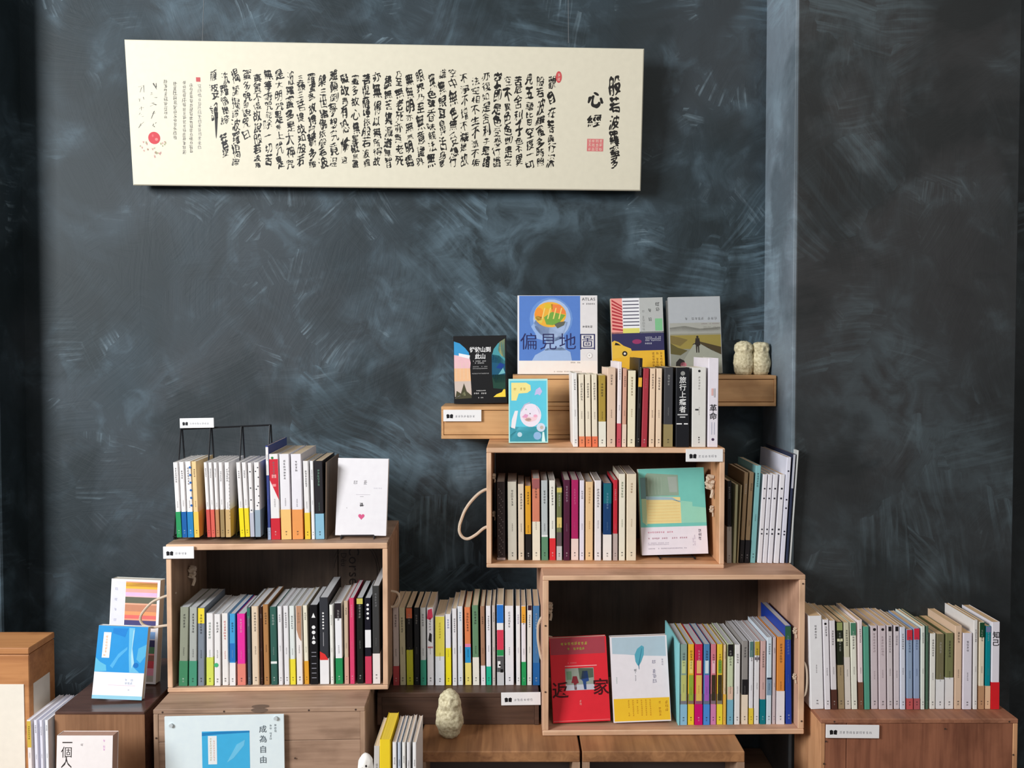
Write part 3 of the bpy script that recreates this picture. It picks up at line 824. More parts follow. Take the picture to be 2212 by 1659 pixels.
plate(1783, 1565, 1898, 1593, 1.757, 'white name plate on the front of the reddish far right crate', None, roll=.5)

# ------------------------------------------------------------------ stone owls
STONE = bpy.data.materials.new('pale_stone'); STONE.use_nodes = True
nt = STONE.node_tree; n = nt.nodes.new('ShaderNodeTexNoise'); n.inputs['Scale'].default_value = 160; n.inputs['Detail'].default_value = 5
tc = nt.nodes.new('ShaderNodeTexCoord'); nt.links.new(tc.outputs['Object'], n.inputs['Vector'])
rp = nt.nodes.new('ShaderNodeValToRGB'); rp.color_ramp.elements[0].position = .3; rp.color_ramp.elements[1].position = .65
rp.color_ramp.elements[0].color = (*lin((168, 156, 122)), 1); rp.color_ramp.elements[1].color = (*lin((226, 216, 182)), 1)
nt.links.new(n.outputs['Fac'], rp.inputs[0]); nt.links.new(rp.outputs[0], nt.nodes['Principled BSDF'].inputs['Base Color'])
bp = nt.nodes.new('ShaderNodeBump'); bp.inputs['Strength'].default_value = .6; bp.inputs['Distance'].default_value = .002
nt.links.new(n.outputs['Fac'], bp.inputs['Height']); nt.links.new(bp.outputs[0], nt.nodes['Principled BSDF'].inputs['Normal'])
nt.nodes['Principled BSDF'].inputs['Roughness'].default_value = .9
def owl_body(cx, w, h, prof, seed, nu=44, nv=40, ridge=1.0):
    V, Fc = [], []
    for j in range(nv + 1):
        t = j / nv; z = h * (0.5 - .5 * math.cos(math.pi * t)) if 0 else h * t
        # profile radius
        for k in range(len(prof) - 1):
            if prof[k][0] <= t <= prof[k + 1][0]:
                q = (t - prof[k][0]) / (prof[k + 1][0] - prof[k][0]); q = q * q * (3 - 2 * q)
                r = prof[k][1] * (1 - q) + prof[k + 1][1] * q; break
        for i in range(nu):
            a = 2 * math.pi * i / nu; x, y = math.cos(a), math.sin(a)
            rr = r * w / 2
            n1 = noise.noise(Vector((x * 2.2 + seed, y * 2.2, t * 5))) * .07 + noise.noise(Vector((x * 7 + seed, y * 7, t * 16))) * .05 * ridge
            front = max(0.0, -y)
            # face disc, brow, folded wings, feather grooves
            if t > .66 and front > .2:
                for sx in (-.42, .42):
                    d2 = ((x - sx) / .30) ** 2 + ((t - .80) / .075) ** 2
                    n1 -= .12 * math.exp(-d2 * 1.4) - .05 * math.exp(-((math.sqrt(d2) - 1.3) ** 2) * 6)
                n1 += .10 * math.exp(-((x / .12) ** 2) - ((t - .765) / .05) ** 2)
            if .12 < t < .62 and front > 0:
                n1 += .025 * math.sin(t * 70 + math.sin(x * 14) * 1.5) * math.exp(-(x / .5) ** 2) * ridge
                n1 += .06 * (1 if abs(x) > .58 else 0) * math.sin((t - .12) / .5 * math.pi)
            if t < .1 and front > .3: n1 += .07 * math.exp(-((abs(x) - .33) / .16) ** 2)
            rr *= 1 + n1
            V.append((cx + x * rr, y * rr * .85, z + (noise.noise(Vector((x * 3, y * 3, seed))) * .02 * h if j == nv else 0)))
    for j in range(nv):
        for i in range(nu): Fc.append((j * nu + i, j * nu + (i + 1) % nu, (j + 1) * nu + (i + 1) % nu, (j + 1) * nu + i))
    Fc.append(tuple(range(nu))[::-1]); Fc.append(tuple(range(nv * nu, nv * nu + nu)))
    return V, Fc
PR1 = [(0, .80), (.1, .92), (.35, 1.0), (.58, .94), (.65, .84), (.76, .96), (.88, .90), (.95, .70), (1.0, .30)]
a = P(1587, 800, 2.085); b = P(1663, 800, 2.085); hw = (b.x - a.x); hh = P(1625, 737, 2.085).z - zS2
g = join(owl_body(-hw * .245, hw * .55, hh, PR1, 2.0, ridge=.7), owl_body(hw * .245, hw * .54, hh * .965, [(0, .75), (.1, .9), (.35, 1.0), (.62, .90), (.68, .84), (.78, .88), (.92, .84), (.98, .72), (1, .35)], 9.0, ridge=.7))
o = link('owl_figurine', g[0], g[1], STONE, smooth=True); o.matrix_world = Matrix.Translation(((a.x + b.x) / 2, 2.088, zS2 + .0004))
tag(o, 'pair of pale stone owls huddled side by side on the upper wall shelf', 'figurine')
yo = WORLD.at(969, 1600, z=zL).y; a = P(940, 1600, yo); b = P(999, 1600, yo); hh = P(969, 1499, yo).z - zL
g = owl_body(0, (b.x - a.x) * .98, hh, [(0, .62), (.08, .82), (.30, 1.0), (.52, .96), (.62, .86), (.72, .88), (.85, .74), (.94, .48), (1, .18)], 5.0, ridge=.9)
o = link('owl_figurine', g[0], g[1], STONE, smooth=True); o.matrix_world = Matrix.Translation(((a.x + b.x) / 2, yo + .024, zL + .0004))
tag(o, 'single pale stone owl standing alone on the low plank-topped crate', 'figurine')
# small white figurine, half out of the picture at the bottom
ga, gb = P(781, 1659, 1.635), P(799, 1659, 1.635); zt = P(790, 1630, 1.635).z
o = link('cat_figurine', *owl_body(0, (gb.x - ga.x) * 2.0, .07, [(0, .8), (.3, 1), (.5, .92), (.62, .95), (.8, .85), (.92, .6), (1, .2)], 1.0, 24, 20, ridge=0.2), paper((240, 236, 230), .4), smooth=True)
FIG_Z = zt - .07
o.matrix_world = Matrix.Translation(((ga.x + gb.x) / 2 - .001, 1.64, FIG_Z)); tag(o, 'small glossy white figurine with black spots beside the yellow book', 'figurine')
pr = Print(); rn = random.Random(3)
for q in ((.004, .052), (-.004, .046), (.006, .038), (0, .03)): pr.disc(q[0], q[1], .0022, .0028, (30, 28, 28), 10)
pr.build('spots', o, dy=-.0165)

# ------------------------------------------------------------------ wire rack
WIRE = paper((26, 27, 30), .35)
yb_f = WORLD.at(470, 1164, z=zCL).y; ry0, ry1 = yb_f - .006, yb_f + .082; ym = (ry0 + ry1) / 2
rk = empty('wire_book_rack', Matrix.Translation((0, 0, 0)), 'black wire book rack with peaked dividers on top of the left crate', 'rack')
xsr = [P(px, 924, ym).x for px in (391, 455, 522, 583)]
zt = [P(px, 927 - i * 3, ym).z for i, px in enumerate((391, 455, 522, 583))]
zb = zCL + .0085
for x, z in zip(xsr, zt):
    part('divider', rk, join(tube([(x, ry0, zb), (x + .001, ym - .004, z)], .0019, 6, smooth_pts=False), tube([(x, ry1, zb), (x + .001, ym + .004, z)], .0019, 6, smooth_pts=False),
                             tube([(x, ry0, zb), (x, ry1, zb)], .0019, 6, smooth_pts=False)), WIRE)
part('top_rail', rk, join(tube([(xsr[0], ym, zt[0]), (xsr[3] + .003, ym, zt[3])], .0022, 6, smooth_pts=False)), WIRE)
part('base_rail', rk, join(*[tube([(xsr[0] - .003, y, zb - .002 - .0), (xsr[3] + .002, y, zb - .002)], .0022, 6, smooth_pts=False) for y in (ry0, ym, ry1)],
     *[tube([(xsr[0] + q, ry0 - .003, zCL + .0025), (xsr[0] + q, ry1, zCL + .0025)], .0022, 6, smooth_pts=False) for q in (0, .185)]), WIRE)
rope_pts = []
def stand(fr, xl, xr, y, z, label, h=.10, d=.07, lip=.008, mat=None):
    r = empty('book_stand', fr.m, label, 'stand'); t = .0014
    g = [tube([(xl, y + d, z + t), (xl, y - .010, z + t), (xl, y - .010, z + lip)], t, 5, smooth_pts=False), tube([(xr, y + d, z + t), (xr, y - .010, z + t), (xr, y - .010, z + lip)], t, 5, smooth_pts=False),
         tube([(xl, y - .010, z + lip), (xr, y - .010, z + lip)], t, 5, smooth_pts=False)]
    part('front_lip', r, join(*g), mat or WIRE)
    part('back_support', r, join(tube([(xl, y + d, z + t), (xl, y + d * .75, z + h), (xr, y + d * .75, z + h), (xr, y + d, z + t)], t, 5, smooth_pts=False)), mat or WIRE)
    return r
# ------------------------------------------------------------------ rows of books
WH = (236, 233, 232); OW = (232, 224, 212); CR_ = (235, 218, 195); PG = (222, 217, 210); TAN = (222, 186, 148); BK = (34, 34, 38)
def dots(col, zs, r=.28):
    def f(pr, w_, h):
        for z in zs: pr.disc(0, h * z, w_ * r, w_ * r, col, 10)
    return f
def shapes(*L):
    """L: ('r', u0, v0, u1, v1, col) / ('d', u, v, radius of width, col) / ('p', [(u, v)...], col) in spine units"""
    def f(pr, w_, h):
        for s in L:
            if s[0] == 'r': pr.rect((s[1] - .5) * w_, s[2] * h, (s[3] - .5) * w_, s[4] * h, s[5])
            elif s[0] == 'd': pr.disc((s[1] - .5) * w_, s[2] * h, s[3] * w_, s[3] * w_, s[4], 10)
            elif s[0] == 'p': pr.poly([((u - .5) * w_, v * h) for u, v in s[1]], s[2])
            elif s[0] == 'u': pr.up()
    return f
B = None
# on the left crate: wire rack books and the thicker ones beside them
row(F_CL, zCL + .010, 1161, [
    (382, 393, 999, -7, WH, 'slim white book with green foot', [(1106, B, (40, 150, 90))]),
    (394, 405, 998, -6, WH, 'slim white book with deep blue foot', [(1106, B, (22, 95, 165))]),
    (406, 419, 997, -5, WH, 'white book with blue scalloped edge', [(1106, B, (40, 128, 188))], dict(art=shapes(*[('d', .86, v, .22, (30, 100, 175)) for v in (.92, .82, .72, .62, .52, .42)]))),
    (420, 431, 997, -5, (238, 205, 150), 'pale orange book with yellow foot', [(1106, B, (245, 200, 90))]),
    (448, 456, 999, -7, WH, 'thin white book with brick red foot', [(1101, B, (205, 85, 78))]),
    (457, 465.5, 999, -6, WH, 'thin white book with coral foot', [(1101, B, (218, 98, 84))]),
    (467, 475, 999, -5, WH, 'thin white book with copper brown foot', [(1101, B, (188, 134, 92))]),
    (477, 486, 999, -4, WH, 'thin white book with khaki foot', [(1101, B, (158, 134, 92))]),
    (488, 499, 999, -2, WH, 'white spiral-edged book with sand foot', [(1101, B, (205, 172, 118))], dict(art=shapes(*[('d', .9, .25 + i * .045, .08, (60, 58, 60)) for i in range(16)]))),
    (519, 529, 999, -8, WH, 'white book with bright yellow foot', [(1098, B, (246, 222, 30))]),
    (530, 540, 999, -7, WH, 'slender white book, lemon foot', [(1098, B, (240, 215, 40))]),
    (541, 550, 1000, -5, WH, 'white book with grey spots', [(1108, B, (190, 192, 204))], dict(art=dots((60, 62, 70), (.88, .66, .5, .36), .2), marks=False)),
    (551.5, 563.5, 999, -2, WH, 'white book with many black spots', [(1102, B, (150, 168, 182))], dict(art=shapes(*[('d', u, v, .13, (35, 38, 52)) for u, v in ((.25, .88), (.7, .93), (.8, .8), (.35, .64), (.7, .68), (.85, .55), (.5, .42), (.75, .46))]), marks=False)),
], .115, 'on the left crate', 'books on top of the left crate', PG, 11, y=None)
row(F_CL, zCL + .0004, 1166, [
    (578.5, 585.5, 963, -4, (70, 84, 150), 'tall narrow blue book with white top', [(966, 1027, WH), (1140, B, (170, 186, 214))], dict(d=.17)),
    (586, 606, 981, -4, WH, 'red and white book, green mark at top', [(1120, B, (205, 40, 55))], dict(art=shapes(('p', [(0, .94), (0, .70), (1, .46), (1, .94)], (206, 42, 58)), ('u',), ('d', .35, .955, .14, (40, 130, 60)), ('r', .25, .72, .75, .76, (238, 150, 150)), ('r', .3, .62, .7, .65, (238, 150, 150))), d=.165)),
    (608, 630, 981, -4, (235, 232, 236), 'thick white book with pale orange foot', [(1101, B, (246, 196, 122))], dict(d=.165)),
    (632, 655, 981, -3, (235, 232, 238), 'thick white book with deep orange foot', [(1101, B, (236, 156, 88))], dict(d=.165)),
    (659, 671, 996, -4, WH, 'white book with golden yellow foot', [(1108, B, (238, 200, 62))]),
    (673, 681, 996, -3, (240, 240, 242), 'thin blank white book', []),
    (682, 701, 996, -3, (38, 36, 40), 'black book with light blue foot', [(1110, B, (140, 190, 214))], dict(ink=(150, 215, 180), d=.15)),
    (702, 706, 999, 2, (110, 94, 80), 'very thin brown cloth book', [], dict(d=.15, marks=False)),
], .13, 'beside the wire rack', 'books beside the wire rack', (212, 190, 160), 12)
# inside the left crate
GR = (232, 230, 232)
row(F_CL, zCLi + .0003, 1480, [
    (386, 405, 1312, 5, (146, 150, 132), 'sage grey book with deep green foot', [(1428, B, (66, 132, 94))]),
    (408, 425, 1312, 3, (172, 176, 170), 'light grey book with green foot', [(1428, B, (70, 146, 116))]),
    (427, 442, 1313, 2, (126, 136, 148), 'slate grey book with yellow head', [(1314, 1347, (240, 215, 60))]),
    (446, 461, 1325, 1, WH, 'white book with lime green foot', [(1420, B, (212, 222, 96))], dict(ink=(50, 90, 70))),
    (463, 477, 1327, 1, WH, 'white book with round green spot', [], dict(art=shapes(('d', .3, .29, .38, (70, 180, 120))))),
    (480, 494, 1325, 0, (236, 232, 228), 'white book with red characters', [], dict(ink=(196, 60, 55))),
    (496, 509, 1326, 1, (70, 160, 214), 'sky blue book with white foot', [(1432, B, WH), (1390, 1430, (40, 115, 190))]),
    (513, 531, 1326, 0, (232, 52, 158), 'hot pink book with salmon foot', [(1434, B, (226, 132, 116))]),
    (535, 543, 1312, -1, (78, 88, 98), 'thin dark slate book', [(1314, 1336, (50, 110, 92))]),
    (545, 561, 1310, -1, (226, 206, 180), 'cream book with brown side stripe', [], dict(art=shapes(('r', .82, 0, 1, 1, (190, 160, 130))))),
    (563, 569, 1311, -1, (58, 34, 26), 'thin dark brown book', []),  # the darkness of a gap between books, built as a thin brown strip
    (570.5, 583, 1306, -2, (176, 126, 78), 'tan kraft book', []),
    (585.5, 600, 1311, -2, (52, 96, 86), 'dark teal book with thin white ring', [(1429, 1434, (230, 235, 232))]),
    (602, 612, 1310, -2, GR, 'slim white book beside the teal one', []),
    (614.5, 626, 1309, -2, GR, 'slim white book', []),
    (627.5, 639, 1309, -2, (226, 232, 228), 'pale book with lemon yellow foot', [(1424, B, (240, 222, 60))]),
    (641, 655, 1309, -2, (238, 232, 228), 'white book with brown branch picture', [], dict(art=shapes(('p', [(.1, 1), (.1, .7), (.45, .6), (.85, .55), (.95, 1)], (186, 140, 110))))),
    (658, 668, 1308, -3, (236, 230, 208), 'cream book with orange foot', [(1428, B, (226, 162, 50))]),
    (670, 688, 1307, -1, (18, 18, 22), 'black book with large white characters', [], dict(marks=False, art=shapes(*[('d', .5, v, .24, (235, 235, 235)) for v in (.72, .655, .53)], ('p', [(.25, .84), (.75, .84), (.5, .90)], (240, 240, 240)), ('p', [(.3, .57), (.7, .57), (.5, .62)], (230, 230, 230)), *[('r', .2, v, .8, v + .008, (150, 150, 160)) for v in (.40, .35, .26, .2, .14, .08)]))),
    (691.5, 711, 1291, -1, (52, 54, 60), 'taller charcoal book, red wedge and white foot', [(1423, B, (240, 238, 240))], dict(d=.165, marks=False, art=shapes(*[('d', .42, v, .11, (235, 235, 235)) for v in (.82, .785, .75, .715, .68, .645)], ('r', .4, .44, .46, .6, (180, 180, 185)), ('p', [(0, .28), (1, .28), (.6, .345), (0, .38)], (225, 52, 50))))),
    (714, 722, 1307, -2, (240, 238, 230), 'slim ivory book', []),
    (725.5, 741, 1302, -2, (240, 240, 246), 'white book with black head and emerald foot', [(1303, 1336, (36, 28, 34)), (1422, B, (34, 142, 84))]),
    (744.5, 754, 1298, -1, (204, 182, 156), 'beige book', [(1420, B, (216, 164, 148))]),
    (756, 767, 1292, -1, (222, 68, 112), 'crimson pink book', [], dict(ink=(246, 200, 212))),
    (771.5, 786, 1292, -1, (22, 26, 24), 'black and green book with olive label', [(1293, 1305, (205, 195, 96))]),
    (789, 803, 1292, -1, (24, 24, 36), 'black book, white label and raspberry foot', [(1361, 1399, (242, 242, 244)), (1418, B, (206, 62, 92))], dict(marks=False, art=shapes(*[('d', .5, v, .22, (240, 240, 240)) for v in (.92, .87, .82, .765)]))),
    (805.5, 821.5, 1266, -1, (60, 60, 60), 'tallest dark grey book with off-white foot', [(1412, B, (238, 228, 224))], dict(d=.165, ink=(170, 172, 176))),
], .14, 'inside the left crate', 'books inside the left crate', (205, 207, 210), 13)
# middle row on the dark box
F0 = WORLD
row(F0, zM + .0003, 1481, [
    (849.5, 862.5, 1313, -1, (196, 182, 178), 'pinkish grey book with dark red foot', [(1439, B, (176, 70, 74))]),
    (864, 877, 1313, -2, (205, 198, 164), 'beige-green book', []),
    (879, 893, 1313, -2, (26, 26, 28), 'black book with orange head and lime foot', [(1314, 1336, (216, 112, 76)), (1404, B, (208, 210, 58))], dict(ink=(200, 200, 200))),
    (895, 907, 1313, -1, (30, 34, 40), 'black book', []),
    (908.5, 921, 1313, -1, (218, 222, 222), 'light grey book with jade foot', [(1426, B, (64, 164, 136))]),
    (923, 937.5, 1313, -1, (230, 228, 230), 'white book with crimson blossom at top', [], dict(art=shapes(('p', [(.0, .86), (.15, .97), (.8, .99), (.95, .88), (.5, .84)], (214, 62, 92)), ('p', [(.2, .58), (.7, .55), (.75, .66), (.4, .68)], (35, 32, 36)), ('r', .1, .48, .9, .50, (196, 120, 120))))),
    (940, 961, 1331, 0, (226, 228, 232), 'thick book, mustard yellow over light grey', [(1332, 1418, (228, 214, 84))], dict(ink=(160, 140, 30))),
    (963, 975, 1327, -1, (236, 234, 240), 'white book with bright yellow foot', [(1400, B, (248, 226, 40))], dict(ink=(70, 90, 160))),
    (977.5, 988, 1315, -1, GR, 'white book', []),
    (989, 1001, 1310, -1, (226, 230, 236), 'pale bluish white book', [], dict(ink=(90, 130, 170))),
    (1005, 1018.5, 1312, -2, (228, 132, 84), 'orange book with blue belt and yellow foot', [(1398, 1432, (42, 150, 206)), (1432, B, (242, 222, 122)), (1391, 1398, (228, 130, 170))]),
    (1021.5, 1035.5, 1308, -2, (104, 142, 108), 'moss green book with cream foot', [(1420, B, (240, 234, 222))]),
    (1039, 1049, 1310, -2, (166, 124, 98), 'narrow brown book with white foot', [(1438, B, (240, 232, 236))]),
    (1050.5, 1061.5, 1309, -1, (238, 236, 244), 'white book with mint foot', [(1440, B, (34, 184, 146))]),
    (1063.5, 1071, 1308, -1, (202, 192, 186), 'thin greyish photo-covered book', []),
    (1073.5, 1089, 1306, -1, (240, 240, 244), 'book banded blue, white, red, green, black', [(1307, 1346, (36, 118, 208)), (1361, 1404, (222, 62, 88)), (1404, 1417, (40, 150, 84)), (1418, 1452, (90, 90, 92)), (1452, B, (206, 206, 208))], dict(marks=False, art=shapes(('r', .1, .22, .5, .30, (240, 240, 240)), ('r', .5, .16, .9, .2, (20, 20, 20)), ('d', .4, .25, .15, (20, 20, 20))))),
    (1091, 1110.5, 1309, -1, (238, 237, 244), 'thick plain white book', []),
    (1115, 1125, 1309, -1, (240, 238, 240), 'slim white book', [], dict(ink=(120, 100, 150))),
    (1126.5, 1137, 1309, -1, (238, 234, 240), 'white book with orange head and green foot', [(1310, 1346, (240, 172, 58)), (1430, B, (40, 160, 90))]),
    (1138.5, 1149.5, 1308, 0, (240, 236, 228), 'ivory book', [], dict(art=shapes(('r', .1, .94, .9, 1, (60, 30, 40))))),
    (1151, 1166, 1309, 0, (70, 124, 176), 'steel blue book', [(1432, B, (36, 104, 172))]),
], .13, 'on the dark box', 'books on the dark middle box', (218, 198, 168), 14)
# on top of the upper right crate
row(F_UR, zUR + .0003, 966, [
    (1238, 1249.5, 806, -3, (240, 236, 232), 'plain white book', []),
    (1251, 1263.5, 809, -2, (242, 228, 205), 'cream book with large salmon foot', [(943, B, (240, 142, 100))]),
    (1265, 1277.5, 809, -2, (242, 228, 205), 'cream book, salmon foot', [(943, B, (240, 132, 90))]),
    (1279, 1291.5, 809, -2, (242, 228, 205), 'cream book with bright salmon foot', [(943, B, (242, 124, 86))]),
    (1293, 1309, 811, -1, (176, 148, 62), 'mustard book with white foot', [(911, B, (242, 236, 220))]),
    (1311, 1330, 795, 0, (228, 198, 174), 'dusty pink book with small logos', []),
    (1332, 1341.5, 782, 2, (240, 228, 228), 'taller white book with rose foot', [(915, B, (206, 84, 96))], dict(d=.16)),
    (1343, 1352.5, 796, 2, (218, 166, 142), 'salmon tan book with cream foot', [(917, B, (240, 214, 192))]),
    (1355, 1372.5, 801, 1, (245, 232, 202), 'ivory book with brush marks', [], dict(ink=(96, 74, 40))),
    (1374, 1383, 774, 5, (30, 28, 26), 'tall black book with yellow sticker', [(816, 836, (246, 184, 66))], dict(d=.16)),
    (1385, 1398, 796, 4, (172, 54, 66), 'dark red book', [], dict(ink=(222, 130, 130))),
    (1401.5, 1414, 796, 2, (240, 210, 180), 'peach book with tag', []),
    (1416, 1429, 796, 1, (241, 214, 186), 'pale peach book', []),
    (1433, 1453, 794, 1, (62, 62, 66), 'charcoal book with olive brown foot', [(917, B, (152, 136, 92))], dict(ink=(225, 225, 222))),
    (1459, 1489, 794, 0, (24, 25, 30), 'thick black book with big white title', [], dict(text=[('旅行上癮者', .66, .0162, (238, 238, 236))], art=shapes(('d', .5, .925, .17, (150, 150, 146)), ('r', .12, .40, .88, .415, (200, 200, 200)), ('r', .3, .37, .7, .385, (200, 200, 200)), ('r', .05, .285, .45, .30, (235, 235, 235)), ('r', .6, .285, .9, .30, (235, 235, 235))), marks=False)),
    (1494, 1525, 794, 0, (226, 224, 218), 'thick off-white book with dark disc logo', [], dict(art=shapes(('d', .5, .955, .09, (40, 40, 40)), ('d', .5, .12, .05, (30, 30, 30)), ('r', .22, .46, .45, .48, (60, 60, 60))), ink=(150, 146, 140))),
    (1528, 1551, 774, 1, (234, 228, 236), 'tallest white book with bold black title', [], dict(text=[('革命', .395, .0178, (30, 28, 34))], marks=False, art=shapes(('r', .3, .58, .5, .66, (225, 180, 175)), ('r', .55, .56, .7, .66, (190, 186, 190)), ('r', .35, .14, .4, .28, (176, 180, 200)), ('r', .6, .14, .65, .28, (176, 180, 200)), ('d', .5, .085, .14, (70, 50, 80))), d=.165)),
], .13, 'above the rope-handled crate', 'books on top of the upper right crate', (240, 222, 196), 15)
# inside the upper right crate
row(F_UR, zURi + .0003, 1211, [
    (1073.5, 1092, 1041, -1, (58, 48, 48), 'dark ornate book with silvery tracery', [(1205, B, (190, 170, 165))], dict(marks=False, art=shapes(*[('d', .2 + .6 * ((i * 37) % 10) / 10, .05 + i * .026, .06, (150, 140, 135)) for i in range(34)]))),
    (1097, 1117, 1041, -1, (206, 200, 184), 'grey-cream book', []),
    (1119.5, 1133, 1046, -1, (226, 208, 184), 'cream book with lettering', []),
    (1135, 1148, 1050, -1, (228, 164, 44), 'amber book fading to black foot', [(1154, B, (30, 26, 26))]),
    (1150, 1167, 1034, -1, (216, 132, 104), 'salmon book, purple head, cream foot', [(1127, B, (240, 228, 206)), (1035, 1056, (160, 92, 92))]),
    (1169.5, 1184, 1038, -1, (188, 196, 196), 'silver grey book with green foot', [(1160, B, (96, 142, 110)), (1156, 1160, (240, 240, 240))]),
    (1187, 1200.5, 1038, -1, (236, 234, 222), 'white book with bright red foot', [(1163, B, (222, 48, 54))]),
    (1202, 1214, 1053, 0, (116, 122, 80), 'olive and yellow patchwork book', [(1054, 1064, (206, 190, 100)), (1118, 1140, (224, 200, 120)), (1150, 1180, (96, 84, 84)), (1180, B, (200, 198, 194))]),
    (1217, 1231.5, 1037, 0, (82, 30, 56), 'dark plum book', [], dict(ink=(220, 200, 215))),
    (1233.5, 1249.5, 1037, 0, (178, 36, 98), 'magenta book with blush foot', [(1164, B, (242, 216, 206))], dict(ink=(240, 130, 175))),
    (1251.5, 1262.5, 1038, 0, (232, 226, 238), 'lilac white book', []),
    (1264.5, 1281, 1041, 0, (238, 200, 150), 'light tan book', [], dict(ink=(180, 140, 80))),
    (1284, 1299, 1038, 0, (236, 230, 230), 'white book with dark vertical title', []),
    (1302.5, 1321, 1044, 0, (26, 64, 112), 'teal-to-navy book with white foot', [(1045, 1088, (24, 106, 120)), (1155, B, (242, 234, 228))], dict(ink=(170, 205, 240))),
    (1324, 1334, 1037, 0, (198, 44, 58), 'narrow red book with greyish foot', [(1153, B, (190, 172, 166))]),
    (1336.5, 1350.5, 1024, 0, (238, 232, 212), 'ivory book with green title', [], dict(ink=(60, 90, 60))),
    (1353, 1374.5, 1024, 0, (234, 220, 194), 'thick cream book', [], dict(ink=(150, 120, 90))),
], .135, 'inside the rope-handled crate', 'books inside the upper right crate', (190, 184, 178), 16)
# on the lower right crate, right of the upper one
yT = WORLD.at(1640, 1216, z=zCR).y
row(F0, zCR + .0004, 1217, [
    (1570, 1580.5, 1039, -1, (28, 26, 28), 'black book with pale lower label', [(1138, B, (170, 164, 156))]),
    (1583, 1590, 1047, 4, (184, 184, 146), 'thin olive-cream book', [], dict(marks=False)),
    (1591.5, 1595, 1048, 7, (176, 160, 124), 'very thin khaki book', [], dict(marks=False)),
    (1597, 1606, 1021, 10, (138, 114, 84), 'brown book with black foot', [(1167, B, (30, 28, 30))]),
    (1608, 1618, 1021, 10, (142, 118, 88), 'second brown book with black foot', [(1167, B, (28, 26, 30))]),
    (1620, 1632, 1006, 11, (132, 190, 192), 'aqua book', []),
    (1636, 1646, 1025, 11, (232, 228, 232), 'leftmost white dotted magazine', [], dict(marks=False, art=dots((40, 40, 52), (.84, .73, .38, .33), .2))),
    (1647, 1657, 1025, 11, (230, 228, 234), 'white magazine with black dots', [], dict(marks=False, art=dots((40, 40, 52), (.84, .73, .38, .33), .2))),
    (1658, 1669, 1025, 11, (232, 230, 236), 'white magazine with black dots', [], dict(marks=False, art=dots((40, 40, 52), (.84, .73, .38, .33), .2))),
    (1671, 1683, 1025, 12, (236, 234, 240), 'wider white dotted magazine', [], dict(marks=False, art=dots((40, 40, 52), (.84, .73, .38, .33), .2))),
    (1684.5, 1695, 988, 13, (226, 226, 240), 'tall lavender-white magazine, dark navy cover', [], dict(marks=False, d=.205, art=dots((40, 40, 58), (.87, .6, .52, .3, .27), .2))),
    (1697, 1703, 981, 14, (44, 52, 76), 'thin navy magazine with silver head', [(982, 1055, (196, 198, 208))], dict(marks=False, d=.205)),
    (1704.5, 1709, 973, 15, (206, 208, 206), 'thin greyish magazine', [], dict(marks=False, d=.205)),
], .15, 'above the red book crate', 'books on top of the lower right crate', (214, 184, 150), 17)
